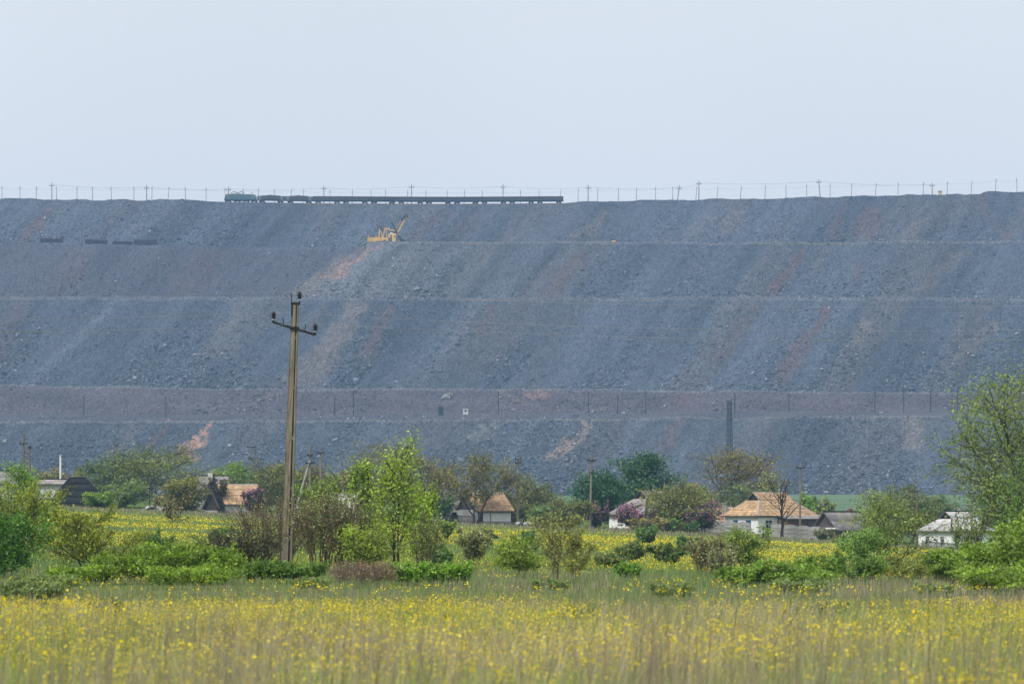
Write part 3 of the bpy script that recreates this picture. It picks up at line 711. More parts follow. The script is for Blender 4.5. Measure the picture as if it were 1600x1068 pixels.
# ------------------------------------------------------------------ excavator (rope shovel) on the third bench
def build_excavator():
    p = dump_point(597, 'b4', 0.08, 1420.0)
    root = empty('mining_excavator', p + Vector((0, 1.0, 0.3)), 0, 'yellow mining rope shovel with raised boom and dark dipper stick on the upper bench', 'excavator')
    k = F / p.y
    def q(px, py, y=0.0): return Vector(((px - 597) / k, y, (380.5 - py) / k))
    for s in (-2.6, 2.6):
        mb = MB(); mb.prism([(-3.6, s - .5, .35), (-3.0, s - .5, -.3), (3.0, s - .5, -.3), (3.6, s - .5, .35), (3.0, s - .5, .9), (-3.0, s - .5, .9)], (0, 1.0, 0)); mb.build('crawler', M['steel_dark'], root)
    a, b = q(574.5, 380.2), q(607, 372.5)
    house = MB().box(((a.x + b.x) / 2, 0, (0.25 + b.z) / 2 + 0.1), (b.x - a.x, 6.2, b.z - 0.25)).build('machinery_house', M['yellow'], root, 0.1)
    for x in (577.0, 583.5, 590, 595, 603): MB().box((q(x, 0).x, -3.13, b.z / 2 + .2), (0.12, 0.06, b.z - 0.5)).build('panel_seam', M['orange_brown'], house)
    MB().box((q(600.8, 0).x, -3.12, 0.95), (0.8, 0.08, 1.1)).build('door', M['steel_dark'], root)
    MB().box((q(589, 0).x, -0.5, b.z + 0.35), (2.0, 3.0, 0.5)).build('roof_vent', M['orange_brown'], root)
    MB().lathe((q(576.5, 0).x, -1.5, b.z + 0.05), [(0.45, 0), (0.5, .6), (0.4, 1.2), (0.1, 1.45)], 8).build('exhaust_stack', M['orange_brown'], root)
    MB().lathe((q(588.7, 0).x, -1.8, b.z + 0.05), [(0.4, 0), (0.45, .6), (0.3, 1.15), (0.1, 1.3)], 8).build('exhaust_stack', M['orange_brown'], root)
    # cab
    c0, c1 = q(607.6, 380), q(618.8, 366)
    cab = MB().box(((q(612.8, 0).x + c1.x) / 2, -1.8, c1.z / 2 + 0.2), (c1.x - q(612.8, 0).x, 2.8, c1.z - 0.2)).build('cab', M['yellow_pale'], root, 0.08)
    MB().box((q(610, 0).x, -1.6, c1.z - 1.0), (1.9, 2.4, 2.0)).build('upper_cabin', M['yellow_pale'], root, 0.06)
    MB().box((q(611, 0).x, -1.5, 0.9), (1.1, 2.2, 1.3)).build('stair_recess', M['steel_dark'], root)
    w = MB().box((q(616.8, 0).x, -3.21, c1.z - 1.5), (0.9, 0.05, 1.2)).build('cab_window', M['orange_brown'], cab)
    MB().box((q(611.2, 0).x, -2.83, c1.z - 1.2), (0.55, 0.06, 1.2)).build('side_window', M['pane'], root)
    MB().box((q(611.7, 0).x, -1.5, c1.z + 0.35), (1.2, 1.0, 0.4)).build('roof_light', M['white_paint'], root)
    # two gantry A-frames
    for (fx0, tx, fx1, ty) in ((592, 593.2, 597, 357.5), (598.3, 601.8, 604.5, 356.3)):
        mb = MB()
        for y in (-1.9, 1.9):
            mb.bar(q(fx0, 372, y), q(tx, ty, y * .6), 0.34); mb.bar(q(fx1, 371, y), q(tx + 1.2, ty, y * .6), 0.24)
        mb.bar(q(tx, ty + .5, -1.3), q(tx, ty + .5, 1.3), 0.4)
        mb.build('gantry_frame', M['yellow_pale'], root)
    mb = MB(); mb.tube(q(595.3, 357.5, -1.6), q(595.3, 357.5, 1.6), 0.7, 0.7, 10); mb.bar(q(593, 359, -1), q(602, 358, -1), .3); mb.bar(q(593, 359, 1), q(602, 358, 1), .3); mb.build('sheave_block', M['pant'], root)
    # boom: lower strut from the gantry to the elbow, then the raised boom
    mb = MB()
    for y in (-1.1, 1.1): mb.bar(q(602.5, 357, y), q(621.5, 363, y), 0.42)
    mb.bar(q(604, 358, -1.1), q(612, 360.3, 1.1), .15); mb.bar(q(612, 360.3, -1.1), q(620, 362.5, 1.1), .15)
    mb.build('stay_strut', M['yellow_pale'], root)
    mb = MB()
    mb.bar(q(621, 363.4, -1.2), q(632.3, 344, -0.7), 0.55); mb.bar(q(621, 363.4, 1.2), q(632.3, 344, .7), 0.55); mb.bar(q(618.5, 366.5, 0), q(622, 362.5, 0), 0.9)
    mb.build('boom', M['yellow'], root)
    MB().bar(q(619.2, 357.2, 0.4), q(625.5, 346.5, .4), 0.5).build('boom_brace', M['orange_brown'], root)
    mb = MB(); mb.tube(q(634.5, 338.5, -0.9), q(634.5, 338.5, 0.9), 1.0, 1.0, 12); mb.bar(q(627, 344, 0), q(636, 340.5, 0), 0.9); mb.bar(q(630, 338.2, -.5), q(633.5, 343, -.5), 0.9); mb.build('head_sheave', M['steel_dark'], root)
    mb = MB(); mb.bar(q(630, 342, -1.0), q(638, 342.6, -1.0), 0.3); mb.bar(q(635.4, 337.5, -1.0), q(635.6, 342.5, -1.0), 0.25); mb.build('head_platform', M['orange_brown'], root)
    mb = MB(); mb.bar(q(611.6, 348.2, -1.5), q(628.5, 378.5, -1.5), 0.75, 0.6); mb.bar(q(611.6, 348.2, 1.5), q(628.5, 378.5, 1.5), 0.75, 0.6); mb.bar(q(612.5, 362.6, -1.2), q(620, 363.8, -1.2), 0.8); mb.build('dipper_stick', M['steel_dark'], root)
    bk = MB(); c = q(627.6, 377.2, 0); bk.prism([c + Vector(v) for v in ((-.9, -1.4, -.9), (.9, -1.4, -1.0), (1.1, -1.4, .9), (-.7, -1.4, 1.1))], (0, 2.8, 0)); bko = bk.build('bucket', M['steel_dark'], root)
    mb = MB()
    for y in (-1.0, -0.35, 0.35, 1.0): mb.box(c + Vector((0.3, y, -1.15)), (0.25, 0.2, 0.5))
    mb.build('teeth', M['iron'], bko)
    mb = MB(); mb.bar(q(619, 367.5, -3), q(626, 367.3, -3), 0.15); mb.build('walkway_rail', M['yellow_pale'], root)
build_excavator()

# stacked track panels on the bench at left, small orange digger dot, yellow cabin on the crest
def build_bench_things():
    labs = ['dark stack of old track panels, leftmost on the upper bench', 'dark stack of old track panels, second from the left on the upper bench', 'low dark stack of track panels abutting a taller one on the upper bench', 'tall dark stack of track panels, rightmost of the four on the upper bench']
    for (x0, x1, hh), lab in zip(((62, 99, 5), (133, 168, 5), (175, 208, 4), (208, 246, 6)), labs):
        a, b = dump_point(x0, 'b5', 0.12, 1450.0), dump_point(x1, 'b5', 0.12, 1450.0)
        root = empty('track_panel_stack', (a + b) / 2 + Vector((0, 0, 0.2)), math.atan2(b.y - a.y, b.x - a.x), lab, 'track panels', 'stacked track panels on the upper bench')
        root.rotation_euler[1] = -math.atan2(b.z - a.z, b.x - a.x) if abs(b.z - a.z) < 3 else 0
        L = (b - a).length - 0.6
        for k in range(hh):
            z = 0.15 + 0.45 * k; mb = MB(); off = random.uniform(-.25, .25)
            for y in (-0.76, 0.76): mb.box((off, y, z + 0.22), (L, 0.08, 0.18))
            n = int(L / 0.55)
            for i in range(n): mb.box((off - L / 2 + .3 + (L - .6) * i / (n - 1), 0, z), (0.25, 2.6, 0.2))
            mb.build('track_panel', M['dark_wood'] if k % 2 else M['rust'], root)
    p = dump_point(126, 'b5', 0.35, 1450.0)
    o = empty('utility_pole', p, 0, 'lone small pole with short crossarm above the stacked track panels', 'utility pole')
    MB().tube((0, 0, -.3), (0, 0, 9.2), 0.2, 0.14, 6).build('post', M['concrete_dark'], o); MB().box((0, 0, 8.4), (2.2, .18, .2)).build('crossarm', M['iron'], o)
    p = dump_point(958.5, 'b4', 0.03, 1420.0)
    o = empty('marker_barrier', p + Vector((0, 0, .5)), 0, 'tiny orange marker barrier lying on the upper bench right of the excavator', 'barrier')
    mb = MB(); mb.box((0, 0, 0.8), (1.9, .5, .7), ry=-0.12); mb.build('board', M['lamp'], o); mb = MB(); mb.box((-.6, 0, .2), (.2, .6, .9)); mb.box((.6, 0, .25), (.2, .6, .9)); mb.build('foot', M['orange_brown'], o)
    p = crest_at(1469, 5.0, 0.2)
    o = empty('crest_cabin', p, 0, 'small yellow signal cabin with dark roof on the crest near the right end', 'cabin')
    MB().box((0, 0, 1.4), (1.6, 1.6, 2.8)).build('wall', M['yellow'], o); MB().box((0, 0, 2.95), (2.0, 2.0, 0.3)).build('roof', M['orange_brown'], o); MB().box((0.1, -.82, 1.1), (.6, .05, 1.8)).build('door', M['yellow_pale'], o)
    # poles on the lower bench
    xs = [(131, 33, 0), (259, 32, 0), (552, 36, 0), (523, 30, 0), (779, 36, 0), (919, 36, .02), (965, 30, 0), (1009, 36, 0), (1148, 32, 0), (1200, 44, 0), (1233, 30, 0), (1367, 34, 0), (1412, 34, 0), (1454, 34, 0), (1496, 38, 0)]
    labs = {0: 'thin dark pole furthest left on the brown lower bench', 9: 'tallest reddish pole on the brown lower bench, right of the lattice pylon', 14: 'dark pole furthest right on the brown lower bench beside the big tree'}
    for i, (x, h, lean) in enumerate(sorted(xs)):
        p = dump_point(x, 'b1', 0.75, 1240.0); hm = h / F * p.y
        o = empty('utility_pole', p, 0, labs.get(i, ordinal(i + 1) + ' thin pole from the left on the brown lower bench'), 'utility pole', 'thin poles on the lower bench')
        o.rotation_euler = (0, lean, 0)
        MB().tube((0, 0, -.5), (0, 0, hm), 0.21, 0.16, 6).build('post', M['wood_pole'] if i == 9 else M['iron'], o)
        MB().box((0, 0, hm - .9), (1.3, .12, .14)).build('crossarm', M['iron'], o)
    p = dump_point(689, 'b1', 0.72, 1240.0)
    o = empty('dark_hut', p, 0, 'dark upright metal hut on the lower bench beside the pale hut', 'hut')
    MB().box((0, 0, 1.7), (2.2, 2.0, 3.4)).build('wall', M['steel_dark'], o); MB().box((0, 0, 3.45), (2.4, 2.2, .16)).build('roof', M['iron'], o); MB().box((.2, -1.02, 1.3), (.8, .05, 2.1)).build('door', M['iron'], o)
    p = dump_point(727.5, 'b1', 0.72, 1240.0)
    o = empty('pale_hut', p, 0, 'small pale grey hut with a dark window on the lower bench', 'hut')
    MB().box((0, 0, 1.2), (2.3, 2.0, 2.4)).build('wall', M['hut'], o); MB().box((0, 0, 2.45), (2.7, 2.4, .18)).build('roof', M['white_paint'], o); MB().box((0, -1.02, 1.6), (.9, .05, .7)).build('window', M['pane'], o)
    # big boulder
    p = dump_point(697, 's1b', 0.62, 1270.0); rng = np.random.default_rng(3)
    v = np.array([(-2, -1, -1), (1.6, -1.2, -1), (2.0, 1, -1), (-1.8, 1, -1), (-1.2, -1, 1.0), (1.9, -.9, 1.9), (2.1, .8, 1.8), (-1.0, .9, 1.2), (0.2, -1.7, .2)], float) + rng.uniform(-.2, .2, (9, 3))
    me = bpy.data.meshes.new('boulder'); me.from_pydata((v + np.array([0, 0, .8])).tolist(), [], [(0, 3, 2, 1), (4, 5, 6, 7), (0, 1, 8), (1, 5, 8), (5, 4, 8), (4, 0, 8), (1, 2, 6, 5), (2, 3, 7, 6), (3, 0, 4, 7)])
    at = me.color_attributes.new('tint', 'FLOAT_COLOR', 'POINT'); at.data.foreach_set('color', [0.2, 0.205, 0.21, 1] * 9)
    o = mesh_obj('boulder', me, M['stone']); o.location = p; tag(o, 'single big angular grey boulder resting on the brown bank', 'boulder')
    # lattice pylon in front of the dump
    d = 900.0; X, Y, Z = G(1140, d); top = wz(627, d) - Z
    o = empty('lattice_pylon', (X, Y, Z), R(20), 'slim dark steel lattice pylon standing before the dump above the olive tree', 'pylon')
    k = 10; legs = [MB() for _ in range(4)]; br = MB()
    def corner(i, t):
        w = 0.95 * (1 - t) + 0.5 * t; sx, sy = ((-1, -1), (1, -1), (1, 1), (-1, 1))[i]; return Vector((sx * w, sy * w, top * t))
    for i in range(4):
        legs[i].bar(corner(i, 0), corner(i, 1), 0.15); legs[i].build('leg', M['steel_dark'], o)
        for s in range(k * 2):
            a, b = s / (2 * k), (s + 1) / (2 * k); j = (i + 1) % 4
            br.bar(corner(i, a), corner(j, b), 0.07); br.bar(corner(j, a), corner(i, b), 0.07)
    br.build('bracing', M['steel_dark'], o)
    MB().bar((-2.4, 0, top * 0.55), (2.4, 0, top * 0.55), 0.16).build('crossarm', M['steel_dark'], o)
build_bench_things()

# ------------------------------------------------------------------ foreground concrete pole with three insulators
POLE_D = 111.0
def build_big_pole():
    base = Vector(G(447.5, POLE_D)); k = F / POLE_D
    H = wz(476, POLE_D) - base.z; lean = math.atan2((461.5 - 447.5) / k, H)
    root = empty('concrete_power_pole', base, 0, 'tall leaning concrete power pole with three dark insulators rising from the brown shrub', 'utility pole')
    root.rotation_euler = (0, lean, 0)
    wb, wt_ = 0.46, 0.26; db, dt = 0.38, 0.22
    def taper(x0, x1, y0, y1, z0=-0.6, z1=None):
        z1 = H if z1 is None else z1
        def sc(z): t = max(z, 0) / H; return (wb + (wt_ - wb) * t), (db + (dt - db) * t)
        vs = []
        for z in (z0, z1):
            w, d = sc(z); vs += [(x0 * w, y0 * d, z), (x1 * w, y0 * d, z), (x1 * w, y1 * d, z), (x0 * w, y1 * d, z)]
        return vs, [(0, 3, 2, 1), (4, 5, 6, 7), (0, 1, 5, 4), (1, 2, 6, 5), (2, 3, 7, 6), (3, 0, 4, 7)]
    mb = MB(); mb.add(*taper(-0.5, -0.34, -0.30, 0.5)); mb.add(*taper(-0.34, 0.14, -0.5, 0.5)); mb.add(*taper(0.28, 0.5, -0.46, 0.5)); mb.add(*taper(0.14, 0.28, 0.05, 0.45))
    z = 1.2
    while z < H - 1: mb.add(*taper(0.14, 0.28, -0.40, 0.05, z, z + 0.13)); z += 1.95
    mb.build('post', M['concrete'], root, 0.012)
    for x in (-0.505, ):
        mb = MB(); mb.add(*taper(x - 0.012, x + 0.03, -0.29, -0.2, 2.0, H - 0.2)); mb.build('earth_strip', M['rust'], root)
    def insul(p, parent):
        ins = MB().lathe(p, [(a_ * .88, b_ * .85) for a_, b_ in [(0.03, 0), (0.05, 0.02), (0.05, .05), (0.115, .07), (0.12, .10), (0.055, .13), (0.055, .15), (0.125, .165), (0.13, .20), (0.06, .225), (0.06, .25), (0.12, .265), (0.12, .29), (0.06, .33), (0.05, .37), (0.02, .385)]], 14).build('insulator', M['porcelain'], parent)
        MB().lathe((p[0], p[1], p[2] - 0.03), [(0.055, 0), (0.07, .02), (0.06, .055)], 10).build('collar', M['hut'], ins)
    za = H - 0.93
    t = R(14.5)
    arm = MB(); L = 0.86
    arm.box((0, -0.16, za), (2 * L, 0.07, 0.085), ry=t); arm.box((0, -0.02, za + 0.02), (0.37, 0.34, 0.10)); armo = arm.build('crossarm', M['iron'], root)
    for s in (-1, 1):
        p = Vector((s * (L - 0.04), -0.16, za - s * math.sin(t) * (L - 0.04) + 0.03))
        MB().box(p + Vector((0, 0, 0.03)), (0.1, 0.1, 0.10)).build('pin_base', M['iron'], root)
        insul(p + Vector((0, 0, 0.08)), root)
        q = Vector((s * 0.42, -0.16, za - s * math.sin(t) * 0.42)); MB().tube(q, q + Vector((s * 0.03, 0, 0.30)), 0.02, 0.016, 6).build('pin', M['iron'], root)
    mb = MB(); mb.box((0.01, -0.06, H + 0.05), (0.36, 0.12, 0.085)); mb.box((-0.12, -0.12, H - 0.2), (0.05, 0.03, 0.5)); mb.build('top_bracket', M['iron'], root)
    MB().tube((-0.15, -0.06, H), (-0.15, -0.06, H + 0.45), 0.018, 0.014, 6).build('pin', M['iron'], root)
    MB().tube((0.16, -0.06, H), (0.16, -0.06, H + 0.25), 0.02, 0.02, 6).build('pin', M['iron'], root)
    insul(Vector((0.16, -0.06, H + 0.2)), root)
    bpy.context.view_layer.update()
    mw = Matrix.Translation(base) @ Matrix.Rotation(lean, 4, 'Y')
    at = [mw @ Vector((0.16, -0.06, H + 0.55)), mw @ Vector((-0.82, -0.16, za + 0.62)), mw @ Vector((0.82, -0.16, za + 0.22))]
    names = ['top insulator', 'left arm insulator', 'right arm insulator']
    nexts = [(430, wz(452, 115)), (430, wz(505, 115)), (430, wz(511, 115))]
    for i, p in enumerate(at):
        mb = MB()
        for sgn in (1, -1):
            e = p + Vector((44.0 * sgn, 5.0 * sgn, (0.35, 0.1, 0.25)[i])); n = 24; sag = 0.62
            pts = [p.lerp(e, j / n) - Vector((0, 0, sag * 4 * (j / n) * (1 - j / n))) for j in range(n + 1)]
            for u, v in zip(pts[:-1], pts[1:]): mb.tube(u, v, 0.006, 0.006, 3)
        tag(mb.build('power_wire', M['wire'], None), 'thin pale power wire running from the %s of the big concrete pole' % names[i], 'wire')
build_big_pole()

# ------------------------------------------------------------------ village power poles
VP = {}
def vpole(px, top, d, lab, mat='concrete_dark', arms=((0.5, 1.5),), r=0.16, lean=0.0, brace=None, arm_rz=0.25):
    X, Y, Z = G(px, d); H = wz(top, d) - Z
    root = empty('utility_pole', (X, Y, Z), 0, lab, 'utility pole', 'poles in the village'); root.rotation_euler = (0, lean, 0)
    MB().tube((0, 0, -0.6), (0, 0, H), r, r * 0.68, 8).build('post', M[mat], root)
    for (dz, L) in arms:
        MB().box((0, -r, H - dz), (L, 0.1, 0.11), rz=arm_rz).build('crossarm', M['iron'], root)
        n = 4 if L > 1.3 else 2
        for i in range(n):
            x = -L / 2 + .08 + (L - .16) * i / (n - 1)
            MB().lathe((x * math.cos(arm_rz), -r + x * math.sin(arm_rz), H - dz + 0.05), [(0.03, 0), (0.075, .06), (0.08, .14), (0.03, .2)], 6).build('insulator', M['porcelain'], root)
    if brace:
        bx, bd = brace; MB().tube((bx, bd, -0.4), (0, 0, H * 0.8), r * .85, r * .7, 8).build('brace', M['concrete_grey'], root)
    VP[px] = Vector((X, Y, Z + H))
vpole(37, 678, 360, 'rust brown pole with crossarm and tall spike behind the leftmost trees', 'wood_pole', ((1.2, 1.0),), 0.16)
vpole(46.5, 696, 372, 'plain shorter orange brown pole next to the spiked pole at left', 'wood_pole', ((0.25, 0.4),), 0.15)
vpole(181, 693, 440, 'short dark pole with two small crossarms above the trees by the black roof', 'concrete_dark', ((0.25, 0.8), (1.9, 0.8)), 0.16)
vpole(393, 697, 440, 'pole with flat top crossarm above the olive trees left of the big pole', 'concrete_dark', ((0.1, 1.3), (1.9, 0.9)), 0.16)
vpole(484.5, 694, 330, 'braced concrete pole with diagonal strut just right of the big pole', 'concrete_dark', ((1.3, 0.7), (2.2, 1.2)), 0.16, 0, (-2.2, -0.5), 0.6)
vpole(501, 705, 380, 'pole with small crossarm beside the braced pole', 'concrete_dark', ((0.2, 0.9),), 0.17)
vpole(809, 716, 395, 'bare straight concrete pole beside the white tile roofed house in the middle', 'concrete_dark', ((0.15, 0.9), (0.65, 0.9)), 0.2, 0.008)
vpole(922, 714, 390, 'pole with crossarm between the lilac and the dark chestnut', 'concrete_dark', ((0.5, 1.4), (2.1, 0.8)), 0.18, 0.02)
vpole(1250, 722, 392, 'tall slim pole with thin crossarm before the big tiled house', 'concrete_dark', ((0.75, 1.3),), 0.16, 0.005)
vpole(1433, 765, 425, 'brown pole with a single arm beside the white roofed house', 'wood_pole', ((0.2, 1.0),), 0.16)
vpole(1519, 768, 330, 'thin pole rising between the white roofed house and the big tree', 'concrete_dark', ((0.2, 0.8),), 0.13)
def vwire(a, b, off, lab, sag=0.9):
    p, q = VP[a] - Vector((0, 0, off)), VP[b] - Vector((0, 0, off)); mb = MB(); n = 12
    pts = [p.lerp(q, j / n) - Vector((0, 0, sag * 4 * (j / n) * (1 - j / n))) for j in range(n + 1)]
    for u, v in zip(pts[:-1], pts[1:]): mb.tube(u, v, 0.011, 0.011, 3)
    tag(mb.build('village_wire', M['wire'], None), lab, 'wire')
vwire(37, 181, 1.2, 'thin wire from the spiked brown pole to the short dark pole at left', 0.6)
vwire(181, 393, 0.3, 'thin wire hung between two poles above the left treetops', 0.9)
vwire(393, 501, 0.3, 'thin wire passing behind the big concrete pole')
vwire(501, 809, 0.3, 'thin wire above the bright green tree to the middle pole', 1.2)
vwire(809, 922, 0.6, 'thin wire between the middle pole and the chestnut pole', 0.5)
vwire(922, 1250, 0.7, 'thin wire from the chestnut pole to the pole by the tiled house', 1.2)
vwire(1250, 1433, 0.6, 'thin wire from the tiled house pole to the brown pole', 0.9)
X, Y, Z = G(94.5, 430)
o = empty('white_pipe_mast', (X, Y, Z), 0, 'white upright pipe mast standing behind the black roof', 'mast')
hh = wz(712, 430) - Z
MB().tube((0, 0, -.3), (0, 0, hh), 0.16, 0.15, 8).build('pipe', M['white_paint'], o); MB().lathe((0, 0, hh - .05), [(0.2, 0), (0.2, .12), (0.05, .18)], 8).build('cap', M['hut'], o)

# ------------------------------------------------------------------ houses
def tile_field(faces, ch, tw, rng, jit=0.25, lift=0.085, hue=0.1):
    """faces: (P0, U, V, length, lo(t), hi(t)); returns verts, quads, tint of laid courses of tiles or sheets"""
    Vs, Fs, Cs = [], [], []
    for P0, U, Vv, Ln, lo, hi in faces:
        U, Vv = Vector(U).normalized(), Vector(Vv).normalized(); N = U.cross(Vv).normalized()
        if N.z < 0: N = -N
        nc = max(1, round(Ln / ch))
        for c in range(nc):
            t0, t1 = c / nc, min(1.0, (c + 1.06) / nc)
            a0, b0, a1, b1 = lo(t0), hi(t0), lo(t1), hi(t1)
            nt = max(1, round((b0 - a0) / tw)); sh = rng.uniform(-.12, .12) * tw
            row = rng.uniform(-.18, .18)  # random tone per course, spread widened so colour strengthens the course shadow lines
            for i in range(nt):
                f0, f1 = i / nt, (i + 1) / nt
                l0, r0 = a0 + (b0 - a0) * f0, a0 + (b0 - a0) * f1; l1, r1 = a1 + (b1 - a1) * f0, a1 + (b1 - a1) * f1
                jl = lift * rng.uniform(.7, 1.4)
                p = [P0 + U * l0 + Vv * (Ln * t0) + N * jl, P0 + U * r0 + Vv * (Ln * t0) + N * jl * rng.uniform(.8, 1.1), P0 + U * r1 + Vv * (Ln * t1) + N * 0.012, P0 + U * l1 + Vv * (Ln * t1) + N * 0.012,
                     P0 + U * l0 + Vv * (Ln * t0) + N * 0.004, P0 + U * r0 + Vv * (Ln * t0) + N * 0.004]
                n = len(Vs); Vs += p; Fs += [(n, n + 1, n + 2, n + 3), (n + 4, n + 5, n + 1, n)]
                k = 1 + row + rng.uniform(-jit, jit); h = rng.uniform(-hue, hue)
                Cs += [(k * (1 + h * .3), k * (1 - h * .2), k * (1 - h))] * 6
    return np.array([tuple(v) for v in Vs]), np.array(Fs), np.array(Cs)

def add_window(root, c, w, h, face, mat='white_paint', cross=True):
    """window on a wall: face 'f' (front, -y), 'l' (left end, -x) or 'r'; c = centre on the wall plane"""
    c = Vector(c); out = {'f': Vector((0, -1, 0)), 'l': Vector((-1, 0, 0)), 'r': Vector((1, 0, 0))}[face]; fr = face == 'f'
    def sz(a, b, t): return (a, t, b) if fr else (t, a, b)
    win = MB().box(c + out * 0.03, sz(w + .18, h + .18, 0.08)).build('window', M[mat], root)
    MB().box(c + out * 0.075, sz(w, h, 0.03)).build('pane', M['pane'], win)
    mb = MB(); side = Vector((1, 0, 0)) if fr else Vector((0, 1, 0))
    mb.box(c + out * 0.095, sz(0.06, h, 0.02))
    if cross: mb.box(c + out * 0.098 + Vector((0, 0, h * .2)), sz(w, 0.06, 0.02))
    mb.build('frame', M[mat], win)
    MB().box(c + out * 0.1 + Vector((0, 0, -h / 2 - .1)), sz(w + .3, .06, .2)).build('sill', M[mat], win)
    return win

def house(name, label, px, d, rz, L, W, wh, rh, kind='gablet', o=0.4, roof='tile', wall='white_wall', gable='dark_wood', gt=0.68, hipx=1.6, ch=0.36, tw=0.34, seed=1, cat='house', sink=0.0, jit=0.25):
    X, Y, Z = G(px, d); rng = random.Random(seed)
    root = empty(name, (X, Y, Z - sink), rz, label, cat)
    MB().box((0, 0, wh / 2 - 0.4), (L, W, wh + 0.8)).build('wall', M[wall], root)
    MB().box((0, 0, 0.1), (L + 0.12, W + 0.12, 0.5)).build('plinth', M['concrete_grey'], root)
    b = W / 2 + o; a = L / 2 + o; k = rh / (W / 2); he = wh - k * o; hr = wh + rh     # roof passes over the wall head
    sl = math.hypot(b, hr - he); vF = Vector((0, b, hr - he)); vB = Vector((0, -b, hr - he))
    faces = []; mb = MB(); th = Vector((0, 0, -0.12))
    if kind == 'gable':
        faces = [(Vector((0, -b, he)), (1, 0, 0), vF, sl, lambda t: -a, lambda t: a), (Vector((0, b, he)), (1, 0, 0), vB, sl, lambda t: -a, lambda t: a)]
        for s in (-1, 1):
            mb.prism([(-a, s * b, he - .03), (a, s * b, he - .03), (a, 0, hr - .03), (-a, 0, hr - .03)], th)
        ro = mb.build('roof', M['grey_wood'], root)
        for s in (-1, 1):
            g = MB().prism([(s * (L / 2 - .05), -W / 2, wh - .06), (s * (L / 2 - .05), W / 2, wh - .06), (s * (L / 2 - .05), 0, hr - .16)], (s * 0.09, 0, 0)).build('gable', M[gable], root)
            fb = MB(); fb.bar((s * (a + .03), -b, he - .06), (s * (a + .03), 0, hr - .06), .05, .2); fb.bar((s * (a + .03), b, he - .06), (s * (a + .03), 0, hr - .06), .05, .2); fb.build('bargeboard', M['grey_wood'], root)
    else:
        if kind == 'hip': gt = 0.995
        hg = he + (hr - he) * gt; yg = b * (1 - gt); xg = a - hipx * (1 if kind != 'hip' else 1)
        def lo(t): return -(a - (a - xg) * min(1, t / gt))
        def hi(t): return a - (a - xg) * min(1, t / gt)
        faces = [(Vector((0, -b, he)), (1, 0, 0), vF, sl, lo, hi), (Vector((0, b, he)), (1, 0, 0), vB, sl, lo, hi)]
        for s in (-1, 1):
            vh = Vector((-s * (a - xg), 0, hg - he))
            faces.append((Vector((s * a, 0, he)), (0, 1, 0), vh, vh.length, lambda t: -(b + (yg - b) * t), lambda t: b + (yg - b) * t))
            mb.prism([(s * a, -b, he - .03), (s * a, b, he - .03), (s * xg, yg, hg - .03), (s * xg, -yg, hg - .03)], th)
            mb.prism([(-a, s * b, he - .03), (a, s * b, he - .03), (xg, s * yg, hg - .03), (xg, 0, hr - .03), (-xg, 0, hr - .03), (-xg, s * yg, hg - .03)], th)
        ro = mb.build('roof', M['grey_wood'], root)
        if kind == 'gablet':
            for s in (-1, 1): MB().prism([(s * (xg - .35), -yg, hg - .05), (s * (xg - .35), yg, hg - .05), (s * (xg - .35), 0, hr - .12)], (s * .06, 0, 0)).build('gable', M[gable], root)
    V, Fq, C = tile_field(faces, ch, tw, rng, jit)
    t = np_mesh('tiles', V, Fq, M[roof], ro, C); t['kind'] = 'stuff'
    rd = MB(); xr = a if kind == 'gable' else xg
    n = max(3, int(2 * xr / .45))
    for i in range(n): rd.tube((-xr + 2 * xr * i / n, 0, hr + .03), (-xr + 2 * xr * (i + 1.08) / n, 0, hr + .03), 0.13, 0.11, 6)
    if kind != 'gable':
        for s in (-1, 1):
            for q in (-1, 1): rd.bar((s * a, q * b, he + .05), (s * xg, q * yg, hg + .05), .2, .09)
    if roof == 'tar': rm = 'tar_ridge'
    rd.build('ridge', M['concrete_grey'] if roof == 'tile' else (M['slate'] if roof == 'slate' else M['under']), ro)
    return root, wh, hr

def chimney(root, p, w=0.5, h=0.9, mat='brick'):
    c = MB().box((p[0], p[1], p[2] + h / 2 - .4), (w, w, h + .8)).build('chimney', M[mat], root); MB().box((p[0], p[1], p[2] + h + .03), (w + .14, w + .14, .12)).build('cap', M['concrete_grey'], c)

# big tiled house on the right
r, wh, hr = house('tiled_house', 'white house with large orange clay tiled roof and grey porch behind concrete fence', 1203, 408, R(35), 10.6, 7.4, 3.3, 3.0, gt=0.66, hipx=2.5, seed=3)
for y in (-1.6, 1.3): add_window(r, (-5.3, y, 1.7), 0.9, 1.2, 'l', 'blue')
add_window(r, (-3.4, -3.7, 1.6), 1.1, 1.5, 'f')
pw = MB(); pw.box((1.6, -4.75, 1.15), (6.6, 2.1, 2.9)).build('porch_wall', M['brown_wall'], r)
MB().box((6.1, -4.7, 1.1), (2.4, 2.0, 2.8)).build('annex_wall', M['white_wall'], r)
add_window(r, (2.9, -5.8, 1.75), 1.5, 1.0, 'f', 'brown_wall'); add_window(r, (6.3, -5.70, 1.7), 0.9, .9, 'f', 'brown_wall', False)
pr = MB(); pr.prism([(-2.0, -6.25, 2.55), (7.6, -6.25, 2.55), (7.6, -3.5, 3.12), (-2.0, -3.5, 3.12)], (0, 0, -.12)); pro = pr.build('porch_roof', M['grey_wood'], r)
V, Fq, C = tile_field([(Vector((2.8, -6.27, 2.56)), (1, 0, 0), (0, 2.75, .57), 2.8, lambda t: -4.8, lambda t: 4.8)], 1.45, 1.1, random.Random(8), 0.06)
t = np_mesh('sheets', V, Fq, M['slate'], pro, C); t['kind'] = 'stuff'
